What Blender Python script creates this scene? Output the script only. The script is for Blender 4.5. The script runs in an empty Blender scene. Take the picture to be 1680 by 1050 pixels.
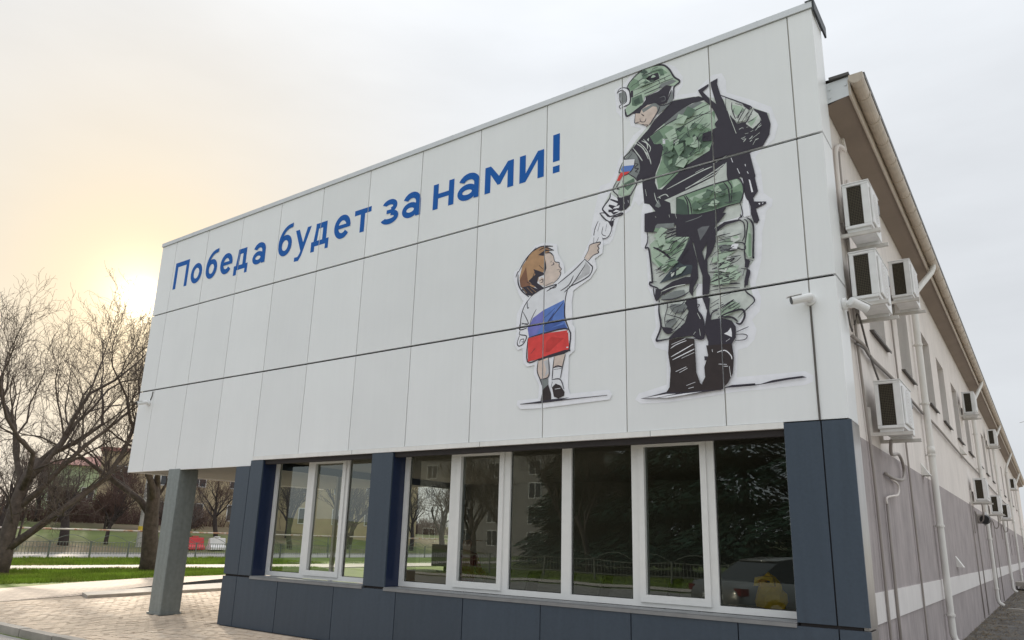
import bpy, math, random
from math import sin, cos, pi, radians, sqrt
from mathutils import Vector, Matrix, noise
from mathutils.geometry import tessellate_polygon
random.seed(7)
S = bpy.context.scene
COL = S.collection

# ---------------------------------------------------------------- camera
cam_d = bpy.data.cameras.new('camera')
cam = bpy.data.objects.new('camera', cam_d)
COL.objects.link(cam)
_r, _u, _w = Vector((0.8133, 0.5811, 0.0290)), Vector((0.1260, -0.2246, 0.9663)), Vector((-0.5680, 0.7823, 0.2558))
cam.matrix_world = Matrix(((_r.x, _u.x, -_w.x, 14.683), (_r.y, _u.y, -_w.y, -7.881), (_r.z, _u.z, -_w.z, 1.530), (0, 0, 0, 1)))
cam_d.sensor_width = 36.0
cam_d.lens = 1199.5 * 36.0 / 1680.0
cam_d.shift_x = 12.16 / 1680.0
cam_d.shift_y = 42.6 / 1680.0
cam_d.clip_start = 0.1
cam_d.clip_end = 3000
S.camera = cam

# ---------------------------------------------------------------- sky and sun (thin bright overcast, sun showing through low on the left)
SUN = Vector((-0.862, 0.428, 0.270)).normalized()
SUN_EL = math.asin(SUN.z)
SUN_ROT = math.atan2(SUN.x, SUN.y)
world = bpy.data.worlds.new('World')
S.world = world
world.use_nodes = True
nt = world.node_tree
nt.nodes.clear()
def N(t, **k):
    n = nt.nodes.new(t)
    for a, b in k.items():
        setattr(n, a, b)
    return n
def math_node(op, a, b=None, clamp=False):
    n = N('ShaderNodeMath', operation=op, use_clamp=clamp)
    for i, v in enumerate((a, b)):
        if v is None: continue
        if isinstance(v, (int, float)): n.inputs[i].default_value = v
        else: nt.links.new(v, n.inputs[i])
    return n.outputs[0]
def mix_col(f, a, b, mode='MIX'):
    n = N('ShaderNodeMix', data_type='RGBA', blend_type=mode)
    for sck, v in ((n.inputs[0], f), (n.inputs[6], a), (n.inputs[7], b)):
        if isinstance(v, (int, float)): sck.default_value = v
        elif isinstance(v, tuple): sck.default_value = v + (1,)
        else: nt.links.new(v, sck)
    return n.outputs[2]
sky = N('ShaderNodeTexSky', sky_type='NISHITA', sun_disc=False, sun_elevation=SUN_EL, sun_rotation=SUN_ROT, air_density=1.0, dust_density=1.0)
tc = N('ShaderNodeTexCoord')
nrm = N('ShaderNodeVectorMath', operation='NORMALIZE'); nt.links.new(tc.outputs['Generated'], nrm.inputs[0])
dot = N('ShaderNodeVectorMath', operation='DOT_PRODUCT'); nt.links.new(nrm.outputs[0], dot.inputs[0]); dot.inputs[1].default_value = SUN
sep = N('ShaderNodeSeparateXYZ'); nt.links.new(nrm.outputs[0], sep.inputs[0])
d01 = math_node('MAXIMUM', dot.outputs['Value'], 0.0)
zc = math_node('MAXIMUM', sep.outputs[2], 0.0)
# cloud veil: brighter overhead than at the horizon, zenith raised to light the facade
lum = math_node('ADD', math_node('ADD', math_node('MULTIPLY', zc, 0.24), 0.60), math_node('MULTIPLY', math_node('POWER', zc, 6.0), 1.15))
mp = N('ShaderNodeMapping'); nt.links.new(nrm.outputs[0], mp.inputs[0]); mp.inputs['Scale'].default_value = (1.2, 1.2, 4.5)
nz = N('ShaderNodeTexNoise'); nt.links.new(mp.outputs[0], nz.inputs['Vector']); nz.inputs['Scale'].default_value = 2.2; nz.inputs['Detail'].default_value = 5; nz.inputs['Roughness'].default_value = 0.5
cl = math_node('ADD', math_node('MULTIPLY', nz.outputs[0], 0.34), 0.83)
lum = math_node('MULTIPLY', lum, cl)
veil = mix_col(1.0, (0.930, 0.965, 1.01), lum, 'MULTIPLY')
warm = math_node('POWER', d01, 20.0)
veil = mix_col(math_node('MULTIPLY', warm, 0.85), veil, (0.80, 0.675, 0.49))
veil = mix_col(math_node('MULTIPLY', math_node('POWER', d01, 150.0), 0.65), veil, (0.92, 0.72, 0.43))
g1 = math_node('MULTIPLY', math_node('POWER', d01, 200.0), 0.04)
g2 = math_node('MULTIPLY', math_node('POWER', d01, 1000.0), 0.6)
g3 = math_node('MULTIPLY', math_node('POWER', d01, 9000.0), 5.0)
glow = math_node('ADD', math_node('ADD', g1, g2), g3)
veil = mix_col(1.0, veil, mix_col(1.0, (1.0, 0.84, 0.58), glow, 'MULTIPLY'), 'ADD')
bgA = N('ShaderNodeBackground'); nt.links.new(sky.outputs[0], bgA.inputs[0]); bgA.inputs[1].default_value = 0.06
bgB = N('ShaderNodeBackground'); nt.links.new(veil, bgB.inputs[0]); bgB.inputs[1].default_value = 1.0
mx = N('ShaderNodeMixShader'); mx.inputs[0].default_value = 0.95
nt.links.new(bgA.outputs[0], mx.inputs[1]); nt.links.new(bgB.outputs[0], mx.inputs[2])
wo = N('ShaderNodeOutputWorld'); nt.links.new(mx.outputs[0], wo.inputs[0])

sun_d = bpy.data.lights.new('sun', 'SUN')
sun_d.energy = 4.0
sun_d.angle = radians(3.0)
sun_d.color = (1.0, 0.86, 0.68)
sun = bpy.data.objects.new('sun', sun_d)
COL.objects.link(sun)
sun.rotation_euler = (-SUN).to_track_quat('-Z', 'Y').to_euler()
sun.location = (-40, 20, 30)

S.view_settings.view_transform = 'Standard'
S.view_settings.look = 'None'
S.view_settings.exposure = 0.33
S.view_settings.gamma = 1.0
S.view_settings.use_curve_mapping = False
S.cycles.max_bounces = 8
S.cycles.transparent_max_bounces = 16

# ---------------------------------------------------------------- helpers
class MB:
    def __init__(s): s.v = []; s.f = []; s.m = []
    def face(s, pts, m=0):
        n = len(s.v); s.v += [tuple(p) for p in pts]; s.f.append(tuple(range(n, n + len(pts)))); s.m.append(m)
    def box(s, x0, x1, y0, y1, z0, z1, m=0, skip=''):
        n = len(s.v)
        s.v += [(x0,y0,z0),(x1,y0,z0),(x1,y1,z0),(x0,y1,z0),(x0,y0,z1),(x1,y0,z1),(x1,y1,z1),(x0,y1,z1)]
        for k, q in (('b',(0,3,2,1)),('t',(4,5,6,7)),('f',(0,1,5,4)),('r',(1,2,6,5)),('k',(2,3,7,6)),('l',(3,0,4,7))):
            if k in skip: continue
            s.f.append(tuple(n+i for i in q)); s.m.append(m)
    def obox(s, c, ax, ay, az, m=0):     # centre and three half-axis vectors
        c = Vector(c); n = len(s.v)
        for sz in (-1, 1):
            for sx, sy in ((-1,-1),(1,-1),(1,1),(-1,1)):
                s.v.append(tuple(c + ax*sx + ay*sy + az*sz))
        for q in ((0,3,2,1),(4,5,6,7),(0,1,5,4),(1,2,6,5),(2,3,7,6),(3,0,4,7)):
            s.f.append(tuple(n+i for i in q)); s.m.append(m)
    def beam(s, a, b, w, h, m=0, up=(0,0,1)):
        a = Vector(a); b = Vector(b); d = (b-a); L = d.length; d.normalize()
        up = Vector(up)
        if abs(d.dot(up)) > .98: up = Vector((1,0,0))
        x = d.cross(up).normalized(); y = x.cross(d).normalized()
        s.obox((a+b)/2, x*(w/2), y*(h/2), d*(L/2), m)
    def tube(s, pts, r, n=8, m=0, cap=True):
        pts = [Vector(p) for p in pts]; rs = r if isinstance(r, (list, tuple)) else [r]*len(pts)
        base = len(s.v); prev = None
        for i, p in enumerate(pts):
            d = (pts[min(i+1, len(pts)-1)] - pts[max(i-1, 0)]).normalized()
            if prev is None:
                up = Vector((0,0,1)) if abs(d.z) < .9 else Vector((1,0,0))
                x = d.cross(up).normalized()
            else:
                x = (prev - d*prev.dot(d)).normalized()
            prev = x; y = d.cross(x)
            for k in range(n):
                a = 2*pi*k/n
                s.v.append(tuple(p + x*(rs[i]*cos(a)) + y*(rs[i]*sin(a))))
        for i in range(len(pts)-1):
            for k in range(n):
                a = base+i*n+k; b = base+i*n+(k+1) % n
                s.f.append((a, b, b+n, a+n)); s.m.append(m)
        if cap:
            s.f.append(tuple(base+k for k in range(n-1, -1, -1))); s.m.append(m)
            e = base+(len(pts)-1)*n
            s.f.append(tuple(e+k for k in range(n))); s.m.append(m)
    def prism(s, poly, a, b, axis='y', m=0):   # poly of 2D points extruded between a and b along axis
        def P(p, t):
            return {'y': (p[0], t, p[1]), 'x': (t, p[0], p[1]), 'z': (p[0], p[1], t)}[axis]
        n = len(poly); base = len(s.v)
        s.v += [P(p, a) for p in poly] + [P(p, b) for p in poly]
        for i in range(n):
            j = (i+1) % n
            s.f.append((base+i, base+j, base+n+j, base+n+i)); s.m.append(m)
        s.f.append(tuple(base+i for i in range(n-1, -1, -1))); s.m.append(m)
        s.f.append(tuple(base+n+i for i in range(n))); s.m.append(m)
    def mesh(s, name, mats, smooth=False):
        me = bpy.data.meshes.new(name)
        me.from_pydata(s.v, [], s.f)
        for mm in (mats if isinstance(mats, (list, tuple)) else [mats]): me.materials.append(mm)
        if any(s.m): me.polygons.foreach_set('material_index', s.m)
        if smooth: me.polygons.foreach_set('use_smooth', [True]*len(me.polygons))
        me.update()
        return me
    def build(s, name, mats, parent=None, smooth=False, **kw):
        o = bpy.data.objects.new(name, s.mesh(name, mats, smooth))
        COL.objects.link(o)
        if parent is not None: o.parent = parent
        for k, v in kw.items(): o[k] = v
        return o
def tag(o, label=None, category=None, group=None, kind=None):
    if label: o['label'] = label
    if category: o['category'] = category
    if group: o['group'] = group
    if kind: o['kind'] = kind
    return o
def thing(name, label, category, loc=(0,0,0), rz=0.0, group=None):
    o = bpy.data.objects.new(name, None); COL.objects.link(o)
    o.location = loc; o.rotation_euler = (0,0,rz); o.empty_display_size = .2
    return tag(o, label, category, group)
def inst(name, me, parent=None, loc=(0,0,0), rot=(0,0,0), scale=(1,1,1)):
    o = bpy.data.objects.new(name, me); COL.objects.link(o)
    o.location = loc; o.rotation_euler = rot; o.scale = scale
    if parent is not None: o.parent = parent
    return o
def copy_tree(o, parent=None):
    c = o.copy(); COL.objects.link(c)
    if parent is not None: c.parent = parent
    for ch in list(o.children): copy_tree(ch, c)
    return c

# ---------------------------------------------------------------- materials
def mat(name, col, rough=.6, metal=0., var=.0, vscale=4., bump=0., bscale=40., obj_var=0., spec=.5, streak=0., col2=None, c2scale=3., c2lo=.45, c2hi=.65, detail=4.):
    m = bpy.data.materials.new(name); m.use_nodes = True
    t = m.node_tree; n = t.nodes; l = t.links; b = n['Principled BSDF']
    b.inputs['Roughness'].default_value = rough; b.inputs['Metallic'].default_value = metal
    b.inputs['Specular IOR Level'].default_value = spec
    g = n.new('ShaderNodeTexCoord'); cur = None
    def mul(fac_socket, lo, hi, prev):
        mr = n.new('ShaderNodeMapRange'); l.new(fac_socket, mr.inputs[0]); mr.inputs[1].default_value = .25; mr.inputs[2].default_value = .75
        mr.inputs[3].default_value = lo; mr.inputs[4].default_value = hi
        mx = n.new('ShaderNodeMix'); mx.data_type = 'RGBA'; mx.blend_type = 'MULTIPLY'; mx.inputs[0].default_value = 1
        if isinstance(prev, tuple): mx.inputs[6].default_value = prev + (1,)
        else: l.new(prev, mx.inputs[6])
        l.new(mr.outputs[0], mx.inputs[7]); return mx.outputs[2]
    cur = tuple(col)
    if col2:
        nz = n.new('ShaderNodeTexNoise'); l.new(g.outputs['Object'], nz.inputs['Vector']); nz.inputs['Scale'].default_value = c2scale; nz.inputs['Detail'].default_value = 6
        mr = n.new('ShaderNodeMapRange'); l.new(nz.outputs[0], mr.inputs[0]); mr.inputs[1].default_value = c2lo; mr.inputs[2].default_value = c2hi
        mx = n.new('ShaderNodeMix'); mx.data_type = 'RGBA'; l.new(mr.outputs[0], mx.inputs[0]); mx.inputs[6].default_value = cur + (1,); mx.inputs[7].default_value = tuple(col2) + (1,)
        cur = mx.outputs[2]
    if var:
        nz = n.new('ShaderNodeTexNoise'); l.new(g.outputs['Object'], nz.inputs['Vector']); nz.inputs['Scale'].default_value = vscale; nz.inputs['Detail'].default_value = detail
        cur = mul(nz.outputs[0], 1-var, 1+var, cur)
    if streak:
        mp = n.new('ShaderNodeMapping'); l.new(g.outputs['Object'], mp.inputs[0]); mp.inputs['Scale'].default_value = (9, 9, .5)
        nz = n.new('ShaderNodeTexNoise'); l.new(mp.outputs[0], nz.inputs['Vector']); nz.inputs['Scale'].default_value = 1.6; nz.inputs['Detail'].default_value = 5
        cur = mul(nz.outputs[0], 1-streak, 1+streak*.4, cur)
    if obj_var:
        oi = n.new('ShaderNodeObjectInfo')
        mr = n.new('ShaderNodeMapRange'); l.new(oi.outputs['Random'], mr.inputs[0]); mr.inputs[3].default_value = 1-obj_var; mr.inputs[4].default_value = 1+obj_var
        mx = n.new('ShaderNodeMix'); mx.data_type = 'RGBA'; mx.blend_type = 'MULTIPLY'; mx.inputs[0].default_value = 1
        if isinstance(cur, tuple): mx.inputs[6].default_value = cur + (1,)
        else: l.new(cur, mx.inputs[6])
        l.new(mr.outputs[0], mx.inputs[7]); cur = mx.outputs[2]
    if isinstance(cur, tuple): b.inputs['Base Color'].default_value = cur + (1,)
    else: l.new(cur, b.inputs['Base Color'])
    if bump:
        nz = n.new('ShaderNodeTexNoise'); l.new(g.outputs['Object'], nz.inputs['Vector']); nz.inputs['Scale'].default_value = bscale; nz.inputs['Detail'].default_value = 5
        bp = n.new('ShaderNodeBump'); bp.inputs['Strength'].default_value = bump; bp.inputs['Distance'].default_value = .02
        l.new(nz.outputs[0], bp.inputs['Height']); l.new(bp.outputs[0], b.inputs['Normal'])
    return m
M = dict(
 panel=mat('white_composite_panel', (.855,.87,.872), .38, var=.03, vscale=.9, obj_var=.03, streak=.016),
 cap=mat('pale_metal_flashing', (.62,.64,.65), .4, metal=.3, var=.05),
 dark_cap=mat('dark_flashing', (.03,.035,.04), .5),
 joint=mat('joint_bitumen_backing', (.035,.03,.03), .8),
 profile=mat('joint_profile_aluminium', (.60,.575,.51), .5, var=.12, vscale=2.),
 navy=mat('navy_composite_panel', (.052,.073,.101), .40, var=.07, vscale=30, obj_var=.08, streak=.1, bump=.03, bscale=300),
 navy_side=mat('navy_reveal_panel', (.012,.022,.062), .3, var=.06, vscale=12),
 steel=mat('brushed_steel', (.42,.40,.38), .32, metal=.85, streak=.15, var=.08),
 frame=mat('white_upvc', (.78,.78,.76), .35, var=.03, vscale=8),
 trim=mat('white_trim', (.86,.85,.82), .5, var=.04, vscale=3, streak=.06),
 sill=mat('galvanised_sill', (.24,.245,.25), .5, metal=.1, var=.12, vscale=6),
 column=mat('grey_green_cladding', (.225,.252,.245), .45, var=.12, vscale=14, streak=.15, detail=8),
 beige=mat('beige_stucco', (.79,.735,.69), .9, var=.08, vscale=1.2, streak=.11, bump=.35, bscale=120),
 grey=mat('grey_stucco', (.42,.375,.37), .92, var=.17, vscale=2.0, streak=.2, bump=.4, bscale=120),
 stripe=mat('off_white_stucco', (.76,.73,.71), .9, var=.05, vscale=2, streak=.06, bump=.3, bscale=120),
 soffit=mat('brown_soffit', (.235,.185,.145), .7, var=.1, vscale=2),
 gutter=mat('cream_gutter', (.53,.455,.37), .5, var=.12, vscale=4, streak=.12),
 pipe=mat('white_pipe', (.74,.72,.68), .45, var=.05, vscale=3),
 conduit=mat('grey_conduit', (.33,.295,.27), .6, var=.1),
 cable_dark=mat('dark_cable', (.10,.088,.08), .6),
 roof=mat('dark_roof_metal', (.09,.085,.08), .5, var=.1),
 ac=mat('air_conditioner_enamel', (.80,.795,.785), .4, var=.06, vscale=9, streak=.08),
 ac_dark=mat('coil_fins', (.03,.024,.016), .5, metal=.3, var=.4, vscale=40),
 ac_mesh=mat('coil_guard_mesh', (.11,.092,.062), .5, metal=.3),
 bracket=mat('bracket_paint', (.60,.57,.53), .5, var=.15, vscale=10),
 cctv=mat('camera_plastic', (.78,.78,.77), .35),
 black=mat('black_plastic', (.012,.012,.013), .35),
 letter=mat('blue_vinyl', (.007,.115,.44), .65, spec=.25, var=.03, vscale=2),
 asphalt=mat('asphalt', (.10,.094,.088), .9, var=.3, vscale=3, bump=.5, bscale=90, col2=(.17,.155,.13), c2scale=1.4),
 road=mat('road_asphalt', (.30,.28,.26), .85, var=.12, vscale=1.5, bump=.3, bscale=60),
 kerb=mat('kerb_concrete', (.36,.33,.29), .85, var=.15, vscale=5, bump=.4, bscale=60, obj_var=.1),
 paver=mat('concrete_paver', (.53,.425,.32), .85, var=.12, vscale=2.2, obj_var=.16, bump=.3, bscale=80),
 paver_joint=mat('paver_joint_sand', (.30,.24,.18), .95, var=.2, vscale=3),
 path=mat('path_concrete', (.54,.48,.42), .9, var=.12, vscale=1.2, bump=.2, bscale=40),
 soil=mat('lawn_soil', (.12,.165,.026), .95, var=.35, vscale=1.6, col2=(.075,.07,.03), c2scale=.5, c2lo=.55, c2hi=.75),
 grass=mat('grass_blades', (.18,.265,.028), .7, var=.5, vscale=.8, col2=(.26,.25,.07), c2scale=.6, c2lo=.5, c2hi=.8, spec=.2),
 dry=mat('dry_verge', (.15,.135,.075), .95, var=.3, vscale=.7, col2=(.10,.13,.035), c2scale=.25),
 hill=mat('hill_grass', (.12,.15,.04), .95, var=.3, vscale=.4, col2=(.16,.125,.075), c2scale=.09, c2lo=.42, c2hi=.58),
 bark=mat('grey_brown_bark', (.085,.066,.055), .95, var=.4, vscale=7, bump=.9, bscale=22),
 bark_dark=mat('dark_bark', (.055,.043,.040), .95, var=.3, vscale=6, bump=.7, bscale=22),
 twig=mat('bare_twigs', (.10,.078,.065), .9, var=.25, vscale=2),
 twig_red=mat('reddish_twigs', (.10,.058,.046), .9, var=.25, vscale=2),
 fence=mat('fence_paint', (.15,.165,.145), .6, var=.15),
 conifer=mat('conifer_needles', (.032,.072,.050), .8, var=.5, vscale=1.5, spec=.2),
 ext_green=mat('pale_green_render', (.44,.52,.34), .9, var=.12, vscale=.5),
 ext_roof=mat('pinkish_red_roof', (.36,.17,.145), .8, var=.15, vscale=1.),
 ext_stone=mat('sandstone_wall', (.48,.39,.25), .9, var=.12, vscale=.8, bump=.3, bscale=8),
 ext_grey=mat('grey_block_wall', (.27,.26,.25), .9, var=.12, vscale=.4),
 pane_dark=mat('far_window_glass', (.05,.055,.06), .15),
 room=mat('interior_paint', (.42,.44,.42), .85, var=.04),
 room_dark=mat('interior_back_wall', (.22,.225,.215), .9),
 floor_in=mat('interior_floor', (.30,.26,.21), .5, var=.1),
 chair=mat('black_chair_plastic', (.012,.012,.014), .4),
 wood=mat('pale_desk_board', (.40,.33,.24), .5, var=.08),
 bag=mat('yellow_polythene', (.95,.60,.015), .4, var=.15, vscale=9, bump=.3, bscale=20),
 red_plastic=mat('red_barrier_plastic', (.62,.05,.06), .45, var=.08),
 white_plastic=mat('white_barrier_plastic', (.76,.75,.74), .45, var=.05),
 concrete=mat('pole_concrete', (.44,.43,.40), .9, var=.1, vscale=3),
 yellow=mat('yellow_band', (.70,.52,.05), .6),
 rail=mat('rusty_white_pipe', (.56,.50,.43), .6, col2=(.42,.22,.12), c2scale=2.5, c2lo=.5, c2hi=.6),
 car=mat('silver_car_paint', (.27,.267,.26), .25, metal=.5),
 car_glass=mat('car_window', (.02,.022,.025), .08),
 tyre=mat('tyre_rubber', (.015,.015,.015), .8),
 rim=mat('alloy_rim', (.45,.45,.45), .3, metal=.8),
 tail=mat('tail_light', (.16,.008,.008), .2),
 plate=mat('number_plate', (.7,.7,.68), .5),
 skin=mat('skin', (.52,.34,.25), .6),
 red_cloth=mat('red_jacket_cloth', (.36,.02,.025), .85, var=.1, vscale=9),
 dark_cloth=mat('dark_cloth', (.02,.02,.025), .9),
 hair=mat('grey_hair', (.30,.28,.26), .8),
 leaf_litter=mat('leaf_litter', (.16,.12,.07), .9, obj_var=.2, var=.5, vscale=6),
)
def glass_mat():
    m = bpy.data.materials.new('tinted_window_glass'); m.use_nodes = True
    t = m.node_tree; n = t.nodes; l = t.links; n.clear()
    out = n.new('ShaderNodeOutputMaterial'); tr = n.new('ShaderNodeBsdfTransparent'); tr.inputs[0].default_value = (.72,.77,.72,1)
    gl = n.new('ShaderNodeBsdfGlossy'); gl.inputs['Roughness'].default_value = 0.0; gl.inputs[0].default_value = (.86,.95,.92,1)
    fr = n.new('ShaderNodeFresnel'); fr.inputs[0].default_value = 2.05
    g = n.new('ShaderNodeTexCoord'); nz = n.new('ShaderNodeTexNoise'); nz.inputs['Scale'].default_value = 1.3; nz.inputs['Detail'].default_value = 1
    l.new(g.outputs['Object'], nz.inputs['Vector'])
    bp = n.new('ShaderNodeBump'); bp.inputs['Strength'].default_value = .06; bp.inputs['Distance'].default_value = .02
    l.new(nz.outputs[0], bp.inputs['Height']); l.new(bp.outputs[0], gl.inputs['Normal'])
    mx = n.new('ShaderNodeMixShader'); l.new(fr.outputs[0], mx.inputs[0]); l.new(tr.outputs[0], mx.inputs[1]); l.new(gl.outputs[0], mx.inputs[2])
    l.new(mx.outputs[0], out.inputs[0]); return m
M['glass'] = glass_mat()
def paved_mat():
    m = mat('walkway_setts', (.56,.49,.42), .9, bump=0)
    t = m.node_tree; n = t.nodes; l = t.links; b = n['Principled BSDF']
    g = n.new('ShaderNodeTexCoord'); mp = n.new('ShaderNodeMapping'); mp.inputs['Rotation'].default_value = (0,0,radians(-14)); l.new(g.outputs['Object'], mp.inputs[0])
    k = n.new('ShaderNodeTexBrick'); l.new(mp.outputs[0], k.inputs['Vector']); k.inputs['Scale'].default_value = 1.0
    k.inputs['Color1'].default_value = (.60,.50,.40,1); k.inputs['Color2'].default_value = (.47,.38,.30,1); k.inputs['Mortar'].default_value = (.30,.25,.20,1)
    k.inputs['Mortar Size'].default_value = .006; k.inputs['Brick Width'].default_value = .2; k.inputs['Row Height'].default_value = .1
    l.new(k.outputs[0], b.inputs['Base Color']); return m
M['setts'] = paved_mat()

# ---------------------------------------------------------------- ground
def sheet(name, pts, z, m, label=None, parent=None):
    b = MB(); b.face([(p[0], p[1], p[2] if len(p) > 2 else z) for p in pts]); return b.build(name, m, parent, kind='structure')
g = MB()
# terrain: flat round the building, rising to a grassy bank beyond the far road
xs = [-1500, -400, -160, -110, -80, -66, -56, -47, -40, -36, -34.6, 40, 200, 1500]
hz = [4.2, 4.2, 4.1, 3.9, 3.5, 3.0, 2.4, 1.7, .75, .15, -.015, -.015, -.015, -.015]
ys = [-1500, -300, -60, -20, 0, 12, 25, 40, 70, 150, 400, 1500]
for i in range(len(xs)-1):
    for j in range(len(ys)-1):
        def zz(a, b):
            h = hz[a]
            return h + (.35*sin(ys[b]*.13+xs[a]*.2) if -120 < xs[a] < -39 else 0)
        g.face([(xs[i],ys[j],zz(i,j)),(xs[i+1],ys[j],zz(i+1,j)),(xs[i+1],ys[j+1],zz(i+1,j+1)),(xs[i],ys[j+1],zz(i,j+1))], 0 if xs[i] < -34.7 else 1)
terrain = g.build('ground', [M['hill'], M['soil']], kind='structure', smooth=True)
sheet('far_road', [(-34.2,-90),(-25.4,-90),(-25.4,120),(-34.2,120)], -.005, M['road'])
sheet('far_verge', [(-34.6,-90),(-34.2,-90),(-34.2,120),(-34.6,120)], .05, M['dry'])
sheet('park_path', [(-18.6,-60),(-16.2,-60),(-15.2,2),(-14.75,3.7),(-14.4,8.5),(-13.85,11.5),(-13.2,16),(-12,60),(-15,60),(-16.6,16),(-17.1,13.8),(-17.4,10),(-18.1,5)], .012, M['path'])
# upper walkway, rising slightly towards the building's side
sheet('upper_walkway', [(-1.9,-2.62,.006),(-2.87,-1.0,.006),(-3.44,.79,.012),(-4.44,3.1,.10),(-5.25,5.69,.17),(-6.2,9.5,.2),(-9.4,9.9,.06),(-8.9,8.0,.04),(-8.7,5.5,.03),(-7.65,2.8,.02),(-6.3,.2,.012),(-5.2,-2.62,.01)], 0, M['setts'])
b = MB(); pr = [(-3.44,.79,.012),(-4.44,3.1,.10),(-5.25,5.69,.17),(-6.2,9.5,.2)]
for p, q in zip(pr, pr[1:]): b.face([(p[0],p[1],-.01),(q[0],q[1],-.01),q,p])
b.build('walkway_riser', M['dark_cap'], kind='structure')
b = MB(); b.prism([(-2.67,.63),(-2.92,2.23),(-3.19,4.31),(-3.6,7.6),(-4.9,7.6),(-5.1,5.69),(-4.35,3.1),(-3.5,.91)], -.01, .075, 'z')
b.build('ramp_slab', M['kerb'], kind='structure')
sheet('plaza', [(-5.2,-2.62),(13.5,-2.62),(13.5,.2),(3.3,.2),(3.3,12),(-3.4,12),(-5.25,5.69),(-4.44,3.1),(-3.44,.79),(-2.87,-1.0),(-1.9,-2.62)], .001, M['paver_joint'])
plaza = bpy.data.objects['plaza']
sheet('near_road', [(-60,-15.5),(60,-15.5),(60,-2.9),(-60,-2.9)], -.005, M['road'])
sheet('side_alley', [(12.9,-2.88),(16.4,-2.88),(16.9,130),(12.9,130)], .004, M['asphalt'])
sheet('bounce_yard', [(16.4,-2.88),(60,-2.88),(60,130),(16.9,130)], .002, M['path'])  # unseen pale paving, added to bounce light onto the side wall
# kerb along the near road
rt = thing('kerb', 'row of worn concrete kerb stones along the plaza edge', 'kerb')
kme = MB(); kme.box(-.49,.49,-.075,.075,-.1,.075); kmesh = kme.mesh('kerb_stone', M['kerb'])
for i in range(30):
    inst('kerb_stone', kmesh, rt, (-16.9+i*1.0,-2.75+random.uniform(-.008,.008),.02+random.uniform(-.01,.01)))
# pavers: herringbone-free running bond, rows parallel to the walkway line
ang = radians(104)
dx, dy = Vector((cos(ang), sin(ang))), Vector((-sin(ang), cos(ang)))
def inside(x, y):
    if y < -2.6 or y > 7.5 or x > 3.28: return False
    pl = [(-2.0,-2.6),(-2.85,-1.0),(-2.67,.60),(-2.90,2.23),(-3.17,4.31),(-3.5,7.5)]
    for (xa, ya), (xb, yb) in zip(pl, pl[1:]):
        if ya <= y <= yb: return x > xa + (xb-xa)*(y-ya)/(yb-ya) + .07
    return False
pv = []
for i in range(-60, 60):
    for j in range(-80, 80):
        c = dx*((i + .5*(j % 2))*.205) + dy*(j*.105)
        if inside(c.x, c.y) and not (c.x > .94 and c.x < 1.40 and c.y > -.06 and c.y < .45) and not (c.x > 3.0 and c.y > -.1): pv.append((c.x, c.y))
for i in range(4, 60):     # strip of plaza in front of the plinth
    for j in range(0, 30):
        x, y = 3.2+(i-4)*.205+.1*(j % 2), -2.55+j*.105
        if y < -.06: pv.append((x, y))
camp = Vector((14.683,-7.881))
pv.sort(key=lambda p: (p[0] > 3.3, (Vector(p)-Vector((2.6,-2.4))).length))
pm = MB(); pm.box(-.098,.098,-.048,.048,-.03,.012, skip='b'); pmesh = pm.mesh('paver', M['paver'])
near, rest = pv[:300], pv[300:]
for x, y in near:
    inst('paver', pmesh, plaza, (x, y, random.uniform(-.004,.003)), (random.uniform(-.012,.012), random.uniform(-.012,.012), (ang if x < 3.3 else 0)+random.uniform(-.015,.015)))
b = MB()
for x, y in rest:
    a = (ang if x < 3.3 else 0)+random.uniform(-.015,.015); z = random.uniform(.006,.014)
    ax, ay = Vector((cos(a),sin(a),random.uniform(-.01,.01)))*.098, Vector((-sin(a),cos(a),random.uniform(-.01,.01)))*.048
    b.obox((x,y,z-.015), ax, ay, Vector((0,0,.015)), random.choice((0,0,0,1,2)))
M['paver2'] = mat('concrete_paver_pale', (.59,.485,.375), .85, var=.12, vscale=2.2); M['paver3'] = mat('concrete_paver_brown', (.47,.375,.285), .85, var=.12, vscale=2.2)
b.build('paver', [M['paver'], M['paver2'], M['paver3']], plaza, kind='stuff')
# ---------------------------------------------------------------- white clad building
office = thing('office_building', 'white panel-clad front block with navy plinth, ribbon windows and overhanging left end', 'building', (6.3, 2.5, 0))
OFF = Vector((6.3, 2.5, 0))
def ob(b, name, mats, parent=office, **k):     # geometry written in world metres, parented to the building
    o = b.build(name, mats, parent, **k)
    if parent is office: o.location = -OFF
    return o
XL, XR = -.575, 13.24
ZT, Z1, Z2, ZB, ZBL = 7.633, 6.019, 4.333, 2.807, 2.646
seams = [XL] + [i*1.2 for i in range(11)] + [12.965, XR]
GV, GH = .0075, .0145
rects = []          # visible panel rectangles, also used to cut the printed film at the joints
for a, c in zip(seams, seams[1:]):
    zb = ZBL if c < 3.61 else ZB
    for lo, hi, gl, gh in ((zb, Z2, 0, GH), (Z2, Z1, GH, GH), (Z1, ZT, GH, .004)):
        rects.append((a + (0 if a == XL else GV), c - (0 if c == XR else GV), lo+gl, hi-gh))
for i, (x0, x1, z0, z1) in enumerate(rects):
    b = MB(); b.box(x0, x1, random.uniform(-.0010,.0010), .035, z0, z1, skip='k' if x0 > XL and x1 < XR else '')
    ob(b, 'facade_panel', M['panel'])
# return panels on the right-hand end (x = XR), 0.47 m deep
for lo, hi in ((ZB, Z2-GH), (Z2+GH, Z1-GH), (Z1+GH, ZT)):
    b = MB(); b.box(XR-.03, XR-.001, .0352, .47, lo, hi); ob(b, 'return_panel', M['panel'])
    b = MB(); b.box(XL+.001, XL+.03, .0352, 5.2, ZBL if lo == ZB else lo, hi); ob(b, 'end_panel', M['panel'])
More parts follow.
